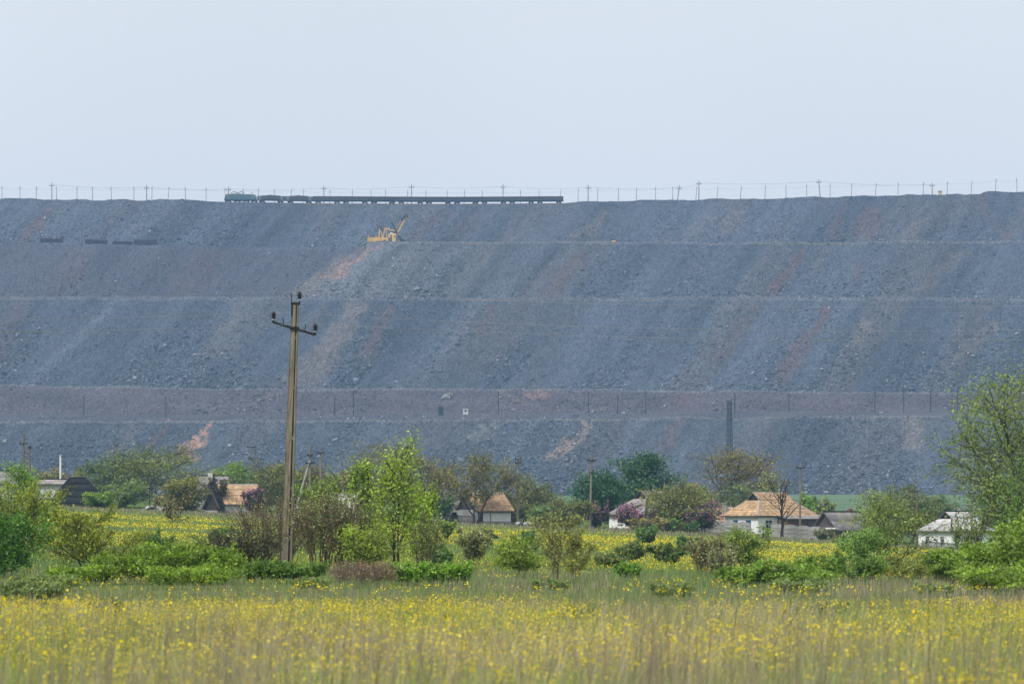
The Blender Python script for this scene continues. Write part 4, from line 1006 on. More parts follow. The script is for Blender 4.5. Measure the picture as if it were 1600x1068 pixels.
# grey sheet roofed house with blue shutter
r, wh, hr = house('grey_roofed_house', 'white house with weathered grey gablet roof and bright blue door behind lilacs', 1019, 404, R(40), 9.6, 7.6, 2.55, 3.1, roof='slate', gt=0.66, hipx=2.9, ch=1.5, tw=1.05, seed=5, jit=0.1)
dr = MB().box((-4.83, -1.35, 1.05), (.08, .95, 2.0)).build('door', M['blue'], r); MB().box((-4.88, -1.65, 1.05), (.05, .08, .14)).build('handle', M['iron'], dr)
add_window(r, (-4.8, 1.4, 1.6), .9, 1.1, 'l', 'white_paint'); add_window(r, (-2.2, -3.8, 1.5), 1.0, 1.1, 'f')
# white roofed house at right
r, wh, hr = house('white_roofed_house', 'white house with pale grey white sheet roof and picket fence at far right', 1497, 402, R(32), 8.6, 7.0, 3.0, 2.5, roof='slate', gt=0.62, hipx=2.3, ch=1.5, tw=1.05, seed=6, jit=0.08)
for ch_ in r.children_recursive:
    if ch_.name.startswith('tiles'):
        at = ch_.data.color_attributes['tint']; c = np.zeros(len(at.data) * 4, np.float32); at.data.foreach_get('color', c); c = c.reshape(-1, 4); c[:, :3] = c[:, :3] * np.array([2.1, 2.2, 2.35]); at.data.foreach_set('color', c.ravel())
for y in (1.5, -1.7): add_window(r, (-4.3, y, 1.55), .6, .85, 'l', 'hut')
add_window(r, (-3.2, -3.5, 1.5), .8, 1.0, 'f', 'hut'); add_window(r, (0.4, -3.5, 1.5), .9, 1.1, 'f', 'hut')
dr = MB().box((-1.5, -3.53, 1.0), (.9, .08, 2.0)).build('door', M['grey_wood'], r); MB().box((-1.2, -3.59, 1.0), (.1, .05, .12)).build('handle', M['iron'], dr)
chimney(r, (0.6, .3, hr - .2), .5, .8, 'concrete_grey')
# board gabled shed
r, wh, hr = house('board_gabled_shed', 'shed with dark board gable and weathered grey sheet roof beside concrete fence', 1316, 396, R(36), 6.2, 4.6, 1.95, 2.2, 'gable', roof='slate', wall='brown_wall', gable='grey_wood', ch=1.5, tw=1.05, seed=7, jit=0.1, cat='shed')
MB().box((-3.35, 0, 1.86), (.6, 5.0, .22)).build('eave_board', M['white_paint'], r); MB().box((-3.14, .8, .9), (.07, .9, 1.8)).build('door', M['dark_wood'], r)
chimney(r, (1.6, .2, hr - .3), .55, .75)
# middle white house with clay roof, its grey neighbour behind
r, wh, hr = house('middle_tiled_house', 'low whitewashed house with orange clay tiled roof under the dark leaning tree', 757, 402, R(27), 5.2, 6.2, 2.05, 2.3, 'gable', wall='white_wall', gable='grey_wood', seed=9)
MB().box((-4.3, 1.2, .85), (3.6, 4.2, 2.1)).build('annex_wall', M['white_wall'], r)
add_window(r, (-5.2, -.92, 1.2), .5, .7, 'f', 'dark_wood', False)
MB().tube((-.6, -3.14, 0), (-.6, -3.14, 1.5), .06, .05, 6).build('drain_pipe', M['dark_wood'], r)
MB().box((-2.2, -3.16, .9), (.8, .06, 1.7)).build('door', M['dark_wood'], r)
house('old_grey_house', 'old house with mossy grey roof and white edged gable behind the middle tiled house', 704, 420, R(58), 7.0, 6.0, 2.4, 2.7, 'gable', roof='slate', wall='grey_wall', gable='grey_wood', ch=1.5, tw=1.05, seed=10, jit=0.12)
house('brown_shed', 'small shed with pinkish tile roof behind the middle house beside the bare pole', 793, 412, R(20), 2.6, 3.0, 2.3, 1.5, 'gable', wall='brown_wall', gable='grey_wood', seed=12, cat='shed')
# left house with clay roof, older house behind, dark shed
r, wh, hr = house('left_tiled_house', 'small white house with clay tiled roof behind the purple lilac at left', 371, 402, R(18), 5.0, 6.4, 1.55, 2.5, 'gable', gable='grey_wood', seed=13)
r, wh, hr = house('ruined_house', 'pale ruined house with rusty ridge and white chimney above the dark shed', 330, 430, R(10), 4.2, 6.0, 3.3, 1.9, 'gable', roof='slate', wall='grey_wall', gable='brick', ch=1.5, tw=1.05, seed=14, jit=0.3)
chimney(r, (-.2, -.4, hr - .4), .7, 1.0, 'white_paint')
house('dark_board_shed', 'small black board shed with steep gable beside the left tiled house', 334, 396, R(80), 2.4, 1.7, 1.5, 1.9, 'gable', roof='tar', wall='dark_wood', gable='dark_wood', ch=1.2, tw=1.0, seed=15, cat='shed')
# black hip roofed shed, pale outbuilding behind it
r, wh, hr = house('black_roofed_shed', 'low shed with large black tarred hip roof at far left of the village', 121, 400, R(12), 7.2, 5.6, 0.85, 3.2, 'hip', roof='tar', wall='white_wall', hipx=2.9, ch=1.3, tw=1.0, seed=16, cat='shed', jit=0.15)
r, wh, hr = house('pale_outbuilding', 'long pale outbuilding with crumbling wall behind the black roof', 78, 424, R(4), 7.0, 4.0, 3.1, 0.6, 'gable', roof='slate', wall='grey_wall', gable='grey_wall', ch=1.5, tw=1.05, seed=17, cat='shed')
house('far_left_house', 'pale roofed house just showing above the leftmost bushes', -2, 420, R(10), 5.0, 5.0, 3.0, 1.7, 'gable', roof='slate', wall='white_wall', gable='grey_wood', ch=1.5, tw=1.05, seed=18)
# white block behind bright trees
X, Y, Z = G(543, 396)
r = empty('white_block_house', (X, Y, Z), R(-14), 'tall plain white block of a house behind the bright green trees', 'house')
MB().box((0, 0, 1.6), (3.7, 4.0, 4.0)).build('wall', M['white_wall'], r); MB().box((0, 0, 3.66), (4.0, 4.3, .22)).build('cornice', M['brick'], r); MB().box((0, 0, 3.86), (4.2, 4.5, .16)).build('roof', M['slate'], r); add_window(r, (-.6, -2.0, 1.9), .8, 1.1, 'f')
# small white outhouse with dark door, tiled neighbour
X, Y, Z = G(1066, 395)
r = empty('white_outhouse', (X, Y, Z), R(8), 'small white outhouse with a tall dark maroon door under the olive tree', 'shed')
MB().box((0, 0, .95), (2.6, 2.4, 2.5)).build('wall', M['white_wall'], r); MB().prism([(-1.5, -1.5, 2.2), (1.5, -1.5, 2.2), (1.5, 1.5, 2.5), (-1.5, 1.5, 2.5)], (0, 0, .1)).build('roof', M['slate'], r)
dr = MB().box((-.25, -1.23, .95), (1.0, .08, 1.95)).build('door', M['maroon'], r); MB().box((.1, -1.29, .95), (.08, .05, .14)).build('handle', M['iron'], dr)
r, wh, hr = house('small_tiled_house', 'small house with bright clay tile roof and chimney beside the big tiled house', 1119, 420, R(20), 4.6, 4.6, 1.6, 2.2, 'gable', seed=19, gable='grey_wood')
chimney(r, (1.0, -.6, hr - .5), .55, 1.1, 'concrete_grey')

# concrete panel fence
def panel_fence(label, pts, name='concrete_fence', hgt=1.75):
    a = Vector(G(*pts[0])); b = Vector(G(*pts[1])); n = max(1, round((b - a).length / 1.95))
    root = empty(name, a, math.atan2(b.y - a.y, b.x - a.x), label, 'fence'); L = (b - a).length; w = L / n; rng = random.Random(len(label))
    pm = MB()
    for k in range(3):
        z = hgt / 3; pm.box((w / 2, 0, z * (k + .5)), (w - .12, .06, z - .05)); pm.box((w / 2, -.035, z * (k + .5)), (w - .4, .03, z - .22))
    pm.add([(0.06, -.02, hgt - .03), (w - .06, -.02, hgt - .03), (w * .75, -.02, hgt + .07), (w * .5, -.02, hgt + .11), (w * .25, -.02, hgt + .07), (0.06, .02, hgt - .03), (w - .06, .02, hgt - .03), (w * .75, .02, hgt + .07), (w * .5, .02, hgt + .11), (w * .25, .02, hgt + .07)], [(0, 1, 2, 3, 4), (9, 8, 7, 6, 5), (1, 6, 7, 2), (2, 7, 8, 3), (3, 8, 9, 4), (4, 9, 5, 0)])
    p0 = pm.build('panel', M['concrete_grey'], root); q0 = MB().box((0, 0, hgt / 2), (.13, .14, hgt + .12)).build('post', M['concrete_grey'], root)
    for i in range(n + 1):
        z = gz(*(a + (b - a) * (i / n)).xy) - a.z
        if i < n:
            p = p0 if i == 0 else p0.copy()
            if i: COL.objects.link(p)
            p.location = (w * i, 0, z + rng.uniform(-.02, .02)); p.rotation_euler = (rng.uniform(-.02, .02), 0, 0)
        q = q0 if i == 0 else q0.copy()
        if i: COL.objects.link(q)
        q.location = (w * i, 0, z)
panel_fence('grey concrete panel fence before the porch of the big tiled house', ((1205, 393), (1283, 391)))
panel_fence('grey concrete panel fence between the outhouse and the big tiled house', ((1080, 397), (1172, 396)))
def picket_fence(label, p0, p1, hgt=1.0):
    a = Vector(G(*p0)); b = Vector(G(*p1)); L = (b - a).length
    root = empty('picket_fence', a, math.atan2(b.y - a.y, b.x - a.x), label, 'fence'); n = int(L / .16); mb = MB(); sl = (b.z - a.z) / L; rng = random.Random(3)
    for i in range(n): mb.box((i * .16, 0, hgt / 2 + sl * i * .16 + rng.uniform(-.03, .03)), (.1, .025, hgt))
    t = mb.build('pickets', M['grey_wood'], root); t['kind'] = 'stuff'
    for z in (.3, .9):
        MB().bar((0, .05, z * hgt), (L, .05, z * hgt + sl * L), .05, .09).build('rail', M['grey_wood'], root)
    k = int(L / 2.2) + 1
    for i in range(k): MB().box((L * i / (k - 1), .1, hgt * .52 + sl * L * i / (k - 1)), (.11, .11, hgt + .2)).build('post', M['dark_wood'], root)
picket_fence('weathered grey picket fence before the white roofed house', (1441, 392), (1560, 390), 0.95)
picket_fence('sagging dark garden fence left of the middle tiled house', (686, 397), (742, 396), 1.1)
# rubble heap by the left trees, lumber by the middle pole
def heap(label, px, d, w, h, cols, seed, name, cat):
    rng = random.Random(seed); X, Y, Z = G(px, d); root = empty(name, (X, Y, Z), 0, label, cat)
    for i in range(16):
        s = rng.uniform(.3, .8); mb = MB(); mb.box((0, 0, 0), (s * 1.6, s, s * .35)); x = rng.uniform(-w, w)
        o = mb.build('board', M[rng.choice(cols)], root); o.location = (x, rng.uniform(-.8, .8), rng.uniform(.1, h) * (1 - abs(x) / w * .7)); o.rotation_euler = (rng.uniform(-.6, .6), rng.uniform(-.7, .7), rng.uniform(0, 3))
heap('low heap of pale broken boards and rubble under the left trees', 236, 392, 1.6, .9, ['hut', 'brown_wall', 'grey_wood', 'concrete_grey'], 2, 'rubble_heap', 'rubble')
heap('pile of dark and pale planks beside the bare middle pole', 822, 392, 1.3, .55, ['hut', 'dark_wood', 'grey_wood'], 4, 'plank_pile', 'planks')

# ------------------------------------------------------------------ vegetation
def unit(v): return v / (np.linalg.norm(v, axis=-1, keepdims=True) + 1e-9)
def limbs(rng, start, dirn, length, K, wob, up):
    """grow polylines: start (B,3), dirn (B,3), length (B,) -> (B,K,3)"""
    B = len(start); pts = np.zeros((B, K, 3)); pts[:, 0] = start; d = unit(dirn.copy())
    for k in range(1, K):
        d = unit(d + rng.normal(0, wob, (B, 3)) + np.array([0, 0, up])); pts[:, k] = pts[:, k - 1] + d * (length / (K - 1))[:, None]
    return pts
def along(pts, t):
    """pts (B,K,3), t (B,n) -> (B,n,3) and tangents"""
    B, K, _ = pts.shape; f = np.clip(t, 0, .9999) * (K - 1); i = f.astype(int); w = (f - i)[..., None]; b = np.arange(B)[:, None]
    p = pts[b, i] * (1 - w) + pts[b, i + 1] * w; return p, unit(pts[b, i + 1] - pts[b, i])
def tubes(pts, rad, n):
    """(B,K,3),(B,K) -> verts, quads"""
    B, K, _ = pts.shape; tg = np.zeros_like(pts); tg[:, :-1] = pts[:, 1:] - pts[:, :-1]; tg[:, -1] = tg[:, -2]; tg = unit(tg)
    ref = np.where(np.abs(tg[..., 2:3]) > .9, np.array([1.0, 0, 0]), np.array([0, 0, 1.0])); u = unit(np.cross(tg, ref)); v = np.cross(tg, u)
    a = np.arange(n) * 2 * math.pi / n
    ring = pts[:, :, None] + rad[:, :, None, None] * (u[:, :, None] * np.cos(a)[:, None] + v[:, :, None] * np.sin(a)[:, None])
    V = ring.reshape(-1, 3); b, k, i = np.meshgrid(np.arange(B), np.arange(K - 1), np.arange(n), indexing='ij'); j = (i + 1) % n
    base = (b * K + k) * n; Fq = np.stack([base + i, base + j, base + n + j, base + n + i], -1).reshape(-1, 4)
    return V, Fq
def diamonds(rng, c, size, asp, upb, col):
    n = len(c); nrm = unit(rng.normal(0, 1, (n, 3)) + np.array([0, -0.25, upb])); a = unit(np.cross(nrm, rng.normal(0, 1, (n, 3)))); b = np.cross(nrm, a)
    l = (size * .5)[:, None]; w = l * asp
    V = np.stack([c - a * l, c + b * w - nrm * w * .2, c + a * l, c - b * w - nrm * w * .2], 1).reshape(-1, 3); Fq = np.arange(n * 4).reshape(-1, 4)
    return V, Fq, np.repeat(col, 4, 0)

ST = dict(   # stems, lean, start spread, wobble, branches, first branch, branch angle, branch length, shape, twigs, twig length, leaves per twig, up
    tree=dict(stems=1, lean=.08, r0=.0, wob=.09, nb=16, b0=.25, ang=58, bl=.46, shape='round', nt=7, tl=.20, lp=14, up=.05, tr=.018, fz=.04),
    round=dict(stems=2, lean=.18, r0=.02, wob=.11, nb=20, b0=.14, ang=62, bl=.42, shape='round', nt=8, tl=.17, lp=15, up=.03, tr=.014, fz=.045),
    spread=dict(stems=3, lean=.42, r0=.03, wob=.15, nb=13, b0=.28, ang=55, bl=.42, shape='round', nt=8, tl=.19, lp=14, up=.03, tr=.016, fz=.045),
    multi=dict(stems=6, lean=.42, r0=.05, wob=.10, nb=9, b0=.2, ang=38, bl=.36, shape='vase', nt=6, tl=.17, lp=12, up=.05, tr=.008, fz=.035),
    cone=dict(stems=2, lean=.10, r0=.02, wob=.06, nb=24, b0=.12, ang=50, bl=.42, shape='cone', nt=7, tl=.17, lp=11, up=.08, tr=.010, fz=.035),
    bush=dict(stems=11, lean=.75, r0=.10, wob=.13, nb=6, b0=.15, ang=40, bl=.34, shape='vase', nt=5, tl=.2, lp=15, up=.05, tr=.007, fz=.045),
    twiggy=dict(stems=34, lean=.42, r0=.22, wob=.07, nb=7, b0=.2, ang=17, bl=.40, shape='vase', nt=4, tl=.22, lp=2, up=.07, tr=.0055, fz=.02),
    thicket=dict(stems=34, lean=.35, r0=.75, wob=.10, nb=5, b0=.25, ang=32, bl=.34, shape='vase', nt=5, tl=.22, lp=9, up=.10, tr=.005, fz=.05),
    pollard=dict(stems=1, lean=.1, r0=.02, wob=.12, nb=16, b0=.32, ang=34, bl=.62, shape='vase', nt=4, tl=.22, lp=1, up=.10, tr=.03),
)
NP = [0]
def plant(name, label, cat, px, top, d, hw, style, cols, seed, leaf=2.6, leaves=1.0, bark='bark', group=None, blossoms=None, asp=.55, base=None, upb=.5, ovr=None, wind=0.0, depth=1.0, twig=1.0):
    """grow a tree or shrub whose crown top is at photograph row `top` and whose half width is `hw` pixels at distance d"""
    s = dict(ST[style]); s.update(ovr or {}); rng = np.random.default_rng(seed + 100); NP[0] += 1
    X, Y, Z = G(px, d); H = wz(top, d) - Z; W = hw * d / F
    S = s['stems']; az = rng.uniform(0, 6.283, S) if S > 1 else rng.uniform(0, 6.283, 1); az = az if S < 3 else (np.arange(S) / S * 6.283 + rng.uniform(-.5, .5, S))
    rr = s['r0'] * np.sqrt(rng.random(S)); st = np.stack([rr * np.cos(az), rr * np.sin(az), np.zeros(S)], -1)
    ln = s['lean'] * rng.uniform(.35, 1.1, S); dr = np.stack([np.sin(ln) * np.cos(az), np.sin(ln) * np.sin(az), np.cos(ln)], -1)
    L0 = rng.uniform(.72, 1.0, S); L0[0] = 1.0
    P0 = limbs(rng, st, dr, L0, 8, s['wob'], .04)
    nb = s['nb']; t = s['b0'] + (1 - s['b0']) * ((np.arange(nb) + rng.random((S, nb))) / nb)
    p, tg = along(P0, t); th = rng.uniform(0, 6.283, (S, nb)); side = unit(np.stack([np.cos(th), np.sin(th), np.zeros_like(th)], -1)); an = (np.radians(s['ang']) * rng.uniform(.7, 1.25, (S, nb)) * (1.28 - .55 * (t - s['b0']) / (1 - s['b0'])))[..., None]
    dd = tg * np.cos(an) + side * np.sin(an)
    f = {'round': np.sin(np.pi * (.12 + .72 * (t - s['b0']) / (1 - s['b0']))), 'cone': 1.08 - .88 * (t - s['b0']) / (1 - s['b0']), 'vase': .65 + .35 * np.sin(np.pi * t)}[s['shape']]
    L1 = s['bl'] * f * rng.uniform(.65, 1.15, (S, nb)) * (1 if S < 4 else 1)
    P1 = limbs(rng, p.reshape(-1, 3), dd.reshape(-1, 3), L1.ravel(), 6, s['wob'] * 1.3, s['up'])
    nt = s['nt']; B1 = len(P1); t2 = .2 + .8 * ((np.arange(nt) + rng.random((B1, nt))) / nt); p2, tg2 = along(P1, t2)
    dd2 = unit(tg2 * .75 + rng.normal(0, .55, tg2.shape)); L2 = s['tl'] * rng.uniform(.5, 1.2, (B1, nt))
    P2 = limbs(rng, p2.reshape(-1, 3), dd2.reshape(-1, 3), L2.ravel(), 4, s['wob'] * 1.6, s['up'])
    lp = max(1, int(round(s['lp'] * leaves * (.8 if d > 350 else .82)))); B2 = len(P2); t3 = rng.random((B2, lp)) ** .8; p3, _ = along(P2, t3); p3 = p3 + rng.normal(0, s.get('fz', .035), p3.shape)
    if wind: 
        for A in (P0, P1, P2, p3): A[..., 0] += wind * np.clip(A[..., 2], 0, None) ** 2
    lf = p3.reshape(-1, 3)
    cx = (np.percentile(lf[:, 0], 3) + np.percentile(lf[:, 0], 97)) / 2; ex = (np.percentile(lf[:, 0], 97) - np.percentile(lf[:, 0], 3)) / 2; ez = np.percentile(lf[:, 2], 98.5 if style in ('bush', 'thicket') else 99.3)
    sx = W / ex; sz = H / ez; kz = 1.0
    def fit(A):
        A = A.copy(); hgt = np.clip(A[..., 2] / (ez * .5), 0, 1); A[..., 0] = (A[..., 0] - cx * hgt) * sx; A[..., 1] *= sx * depth; A[..., 2] *= sz; return A
    P0, P1, P2, lf = fit(P0), fit(P1), fit(P2), fit(lf)
    root = empty(name, (X, Y, Z), 0, label, cat, group)
    r_ = s['tr'] * H * 1.0
    R0 = r_ * np.linspace(1.0, .3, 8)[None] * rng.uniform(.75, 1.1, (S, 1)); R0[:, 0] *= 1.25
    R1 = np.repeat((r_ * .42 * (1.1 - .7 * t)).reshape(-1, 1), 6, 1) * np.linspace(1, .35, 6)[None]
    mnr = .00008 * d * twig
    R2 = np.full((B2, 4), 1.0) * np.maximum(r_ * .10, mnr) * np.linspace(1, .4, 4)[None]; R1 = np.maximum(R1, mnr * 1.3)
    P0[:, 0, 2] -= .25
    if S > 8: P0, R0 = P0[:, [0, 2, 4, 7]], R0[:, [0, 2, 4, 7]]
    P1, R1 = P1[:, [0, 2, 5]], R1[:, [0, 2, 5]]; P2, R2 = P2[:, [0, 3]], R2[:, [0, 3]]
    V0, F0 = tubes(P0, R0, 7 if S < 5 else 5); V1, F1 = tubes(P1, R1, 3); V2, F2 = tubes(P2, R2, 3)
    np_mesh('trunk', V0, F0, M[bark], root, None, True)
    np_mesh('branches', np.concatenate([V1, V2]), [F1, F2 + len(V1)], M[bark], root)
    n = len(lf); cols = np.array(cols, float); ci = rng.integers(0, len(cols), n)
    clump = np.repeat(rng.uniform(.72, 1.28, B1), nt * lp)[:n]; cl_i = np.repeat(rng.integers(0, len(cols), B1), nt * lp)[:n]; ci = np.where(rng.random(n) < .6, cl_i, ci)
    col = cols[ci] * np.array([1.92, 1.64, 1.08]) * (clump * rng.uniform(.75, 1.25, n))[:, None]
    size = (1.0 * leaf) * d / (F * .64) * rng.uniform(.55, 1.35, n)
    V, Fq, C = diamonds(rng, lf, size, asp, upb, col)
    cr = np_mesh('crown', V, Fq, M['leaf'], root, C)
    if blossoms:
        bc, nbm, bs = blossoms; tip = P2[:, -1]; o_ = np.where((tip[:, 2] > np.percentile(tip[:, 2], 30)))[0]; idx = rng.choice(o_, min(nbm, len(o_)), replace=False)
        pts = np.repeat(tip[idx], 7, 0) + rng.normal(0, 1, (len(idx) * 7, 3)) * bs * np.array([.5, .5, .8]); bcol = np.array(bc)[None] * rng.uniform(.6, 1.3, (len(pts), 1))
        V, Fq, C = diamonds(rng, pts, bs * rng.uniform(.7, 1.2, len(pts)), .8, .3, bcol); np_mesh('blossoms', V, Fq, M['petal'], root, C)
    return root

BR = [(.165, .275, .03), (.135, .235, .028), (.19, .305, .045)]         # bright spring green
FG = [(.125, .23, .03), (.15, .26, .035), (.105, .20, .03)]         # fresh green
DG = [(.045, .15, .014), (.06, .18, .018), (.036, .12, .013)]      # deep green bush
OL = [(.115, .145, .035), (.14, .165, .04), (.095, .12, .035)]      # olive
YO = [(.14, .205, .02), (.12, .175, .018), (.16, .225, .03)]        # yellow olive shrub
BO = [(.115, .115, .04), (.135, .125, .045), (.095, .105, .035)]    # brown olive
CH = [(.016, .075, .026), (.022, .095, .03), (.013, .06, .02)]    # chestnut
SV = [(.19, .24, .15), (.22, .27, .18), (.14, .19, .09)]            # silver leaf
GG = [(.10, .17, .06), (.13, .20, .08), (.085, .15, .05)]           # grey green
DK = [(.05, .075, .03), (.065, .09, .035), (.12, .15, .09)]
LI = [(.03, .065, .03), (.04, .08, .035), (.06, .05, .045)]
PUR = (.40, .16, .30)

# ---- village trees (about 380 to 480 m away)
plant('broad_tree', 'tall broad mid green tree behind the black roofed shed', 'tree', 240, 697, 425, 68, 'round', [(.10, .15, .035), (.085, .13, .03), (.13, .165, .045)], 1, leaves=1.5, bark='bark')
plant('broad_tree', 'dark green tree between the black roof and the tallest left tree', 'tree', 178, 710, 420, 46, 'round', [(.06, .11, .035), (.075, .125, .04)], 2, leaves=1.5)
plant('rounded_bush', 'pale rounded bush in front of the left trees', 'bush', 192, 753, 396, 26, 'round', GG, 3, leaves=1.3)
plant('rounded_bush', 'low green bush at the right corner of the black roof', 'bush', 155, 770, 393, 20, 'bush', FG, 4, leaves=1.1)
plant('garden_tree', 'small yellowish green tree left of the dark board shed', 'tree', 290, 748, 396, 26, 'round', OL, 5, leaves=1.3)
plant('garden_tree', 'fresh green tree above the ruined house roof', 'tree', 358, 724, 442, 42, 'round', FG, 6, leaves=1.3)
plant('garden_tree', 'dark brownish tree crossing the clay roof of the left house', 'tree', 338, 746, 399, 15, 'spread', [(.06, .055, .035), (.07, .075, .04)], 7, leaves=.6)
plant('garden_tree', 'olive tree just left of the big concrete pole', 'tree', 422, 724, 440, 40, 'round', OL, 8, leaves=1.4)
plant('garden_tree', 'dark brown green tree behind the big concrete pole', 'tree', 505, 728, 450, 48, 'round', BO, 9, leaves=1.2)
plant('garden_tree', 'brown olive tree between the braced pole and the bright tree', 'tree', 462, 738, 455, 34, 'round', [(.07, .075, .035), (.06, .065, .03)], 109, leaves=1.4)
plant('garden_tree', 'grey green airy tree behind the bright upright tree', 'tree', 592, 690, 455, 48, 'round', [(.11, .13, .065), (.13, .15, .075)], 10, leaves=1.0, bark='bark_pale')
plant('garden_tree', 'brownish airy tree right of the bright upright tree', 'tree', 672, 712, 450, 44, 'round', [(.10, .11, .05), (.12, .125, .055)], 11, leaves=1.0)
plant('olive_tree', 'large olive green tree with dark curved trunk over the middle tiled house', 'tree', 742, 710, 397, 62, 'spread', [(.115, .125, .035), (.13, .14, .04), (.10, .105, .035)], 12, leaves=1.3, ovr=dict(b0=.42))
plant('olive_tree', 'olive tree right of the bare middle pole', 'tree', 818, 748, 410, 42, 'spread', [(.085, .115, .035), (.105, .13, .04)], 13, leaves=1.5)
plant('dark_bush', 'dark green bush at the left end of the garden fence', 'bush', 683, 775, 396, 22, 'bush', [(.05, .105, .035), (.065, .12, .04)], 14)
plant('garden_bush', 'light leafy bush right of the plank pile', 'bush', 852, 792, 388, 20, 'bush', GG, 15)
plant('garden_bush', 'yellowish green bush left of the lilac by the pole', 'bush', 892, 782, 392, 30, 'bush', [(.12, .17, .05), (.10, .12, .045)], 16)
plant('garden_bush', 'reddish brown thorny bush between two light green bushes', 'bush', 872, 790, 398, 22, 'bush', BO, 116)
plant('chestnut_tree', 'smaller dark chestnut tree with pale flower candles beside the pole', 'tree', 936, 738, 412, 32, 'round', CH, 17, leaves=2.0, leaf=3.2, blossoms=((.55, .55, .38), 60, .16), group='chestnut trees')
plant('chestnut_tree', 'larger dark chestnut tree with pale flower candles behind the grey roof', 'tree', 1000, 710, 425, 42, 'round', CH, 18, leaves=2.2, leaf=3.2, blossoms=((.55, .55, .38), 80, .16), group='chestnut trees')
plant('lilac_bush', 'purple lilac bush right behind the crossarm pole', 'bush', 932, 788, 397, 14, 'bush', LI, 19, blossoms=(PUR, 150, .27), group='lilac bushes')
plant('lilac_bush', 'wide purple lilac against the wall of the grey roofed house', 'bush', 992, 790, 388, 24, 'bush', LI, 20, blossoms=(PUR, 190, .27), group='lilac bushes', ovr=dict(lp=7))
plant('lilac_bush', 'purple lilac tree before the small tiled house', 'bush', 1098, 786, 390, 22, 'spread', LI, 21, blossoms=(PUR, 180, .27), group='lilac bushes', ovr=dict(lp=9))
plant('lilac_bush', 'purple lilac at the corner of the left tiled house', 'bush', 396, 766, 394, 13, 'bush', LI, 22, blossoms=(PUR, 150, .27), group='lilac bushes')
plant('round_olive_tree', 'dense rounded olive green tree before the grey roofed house', 'tree', 1058, 754, 390, 42, 'round', [(.115, .145, .035), (.135, .165, .04), (.10, .125, .03)], 23, leaves=2.2, ovr=dict(b0=.12))
plant('brush_bush', 'dry yellowish bush below the wide lilac', 'bush', 1018, 810, 384, 28, 'bush', [(.15, .15, .055), (.12, .11, .05), (.17, .18, .07)], 24, bark='bark_pale')
plant('small_bush', 'small bright green bush at the foot of the rounded olive tree', 'bush', 1049, 811, 383, 8, 'bush', [(.10, .21, .05)], 25)
plant('garden_weed', 'tiny dark leafy bush before the maroon door', 'bush', 1081, 816, 382, 9, 'bush', [(.06, .13, .05)], 26)
plant('walnut_tree', 'big rounded brownish olive tree behind the tiled houses', 'tree', 1136, 702, 455, 74, 'round', [(.105, .11, .035), (.12, .125, .04), (.13, .11, .04)], 27, leaves=1.5)
plant('walnut_tree', 'greener low tree filling below the big brownish tree', 'tree', 1130, 756, 445, 58, 'round', [(.075, .12, .04), (.09, .135, .045)], 28, leaves=1.3, ovr=dict(b0=.1))
plant('leafy_tree', 'thin yellow green tree right behind the big tiled roof', 'tree', 1198, 735, 440, 22, 'tree', [(.15, .19, .06)], 29, leaves=.7)
plant('pollard_tree', 'dark pollarded tree with bare upright shoots before the porch', 'tree', 1222, 742, 388, 34, 'pollard', [(.10, .10, .05)], 30, leaves=.5, bark='iron', ovr=dict(up=.2))
for i, (x, tp, lab) in enumerate(((1254, 772, 'slim bright poplar sapling touching the slim pole'), (1262, 777, 'slim bright poplar sapling in the middle of three'), (1272, 777, 'slim bright poplar sapling nearest the board gabled shed'))):
    plant('poplar_sapling', lab, 'tree', x, tp, 440, 4.5, 'cone', [(.15, .30, .04)], 31 + i, group='poplar saplings behind the tiled house')
plant('garden_bush', 'pale green bush filling the gap left of the board gabled shed', 'bush', 1281, 782, 430, 16, 'bush', [(.13, .21, .06), (.2, .24, .12)], 34)
plant('garden_tree', 'light green tree behind the board gabled shed', 'tree', 1378, 764, 425, 32, 'round', [(.13, .19, .055), (.15, .21, .065)], 35, leaves=1.2)
plant('garden_tree', 'rounded tree with rusty brown top behind the brown pole', 'tree', 1424, 758, 440, 46, 'round', [(.10, .10, .035), (.07, .11, .035), (.08, .12, .04)], 36, leaves=1.7)
plant('garden_tree', 'dark green tree right of the rusty topped tree', 'tree', 1462, 775, 450, 26, 'round', [(.055, .115, .045)], 37, leaves=1.2)
plant('airy_bush', 'pale airy bush around the white pipe mast', 'bush', 92, 730, 445, 34, 'multi', [(.14, .16, .07)], 38, leaves=.8, bark='bark_pale')
plant('scrub_bush', 'grey leafy scrub beside the board gabled shed', 'bush', 1288, 826, 384, 12, 'bush', [(.12, .15, .09)], 39)

# ---- middle distance and shrub belt
plant('dark_leafless_tree', 'small crooked nearly leafless tree alone in the yellow field', 'tree', 272, 768, 250, 26, 'multi', [(.12, .11, .05)], 40, leaves=.35, bark='iron', ovr=dict(stems=3))
plant('bright_tree', 'bright small tree rising behind the leftmost shrubs', 'tree', 32, 725, 170, 36, 'cone', [(.12, .25, .04), (.14, .28, .05)], 41, leaves=1.3)
plant('olive_shrub', 'yellow olive shrub leaning over the dark green bush at left', 'bush', 36, 754, 125, 54, 'multi', YO, 42, leaves=1.6, wind=.1)
plant('grey_shrub', 'soft grey green bush at the left edge behind the shrubs', 'bush', 8, 772, 150, 40, 'bush', GG, 142)
plant('dark_green_bush', 'dense dark green bush at the left edge', 'bush', 4, 806, 94, 60, 'bush', DG, 43, leaf=3.4, leaves=1.6, ovr=dict(b0=.05))
plant('olive_shrub', 'open yellow olive shrub with fan shaped branches in the left foreground', 'bush', 142, 792, 104, 66, 'multi', YO, 44, leaves=1.3, leaf=3.0, ovr=dict(stems=9, lean=.6))
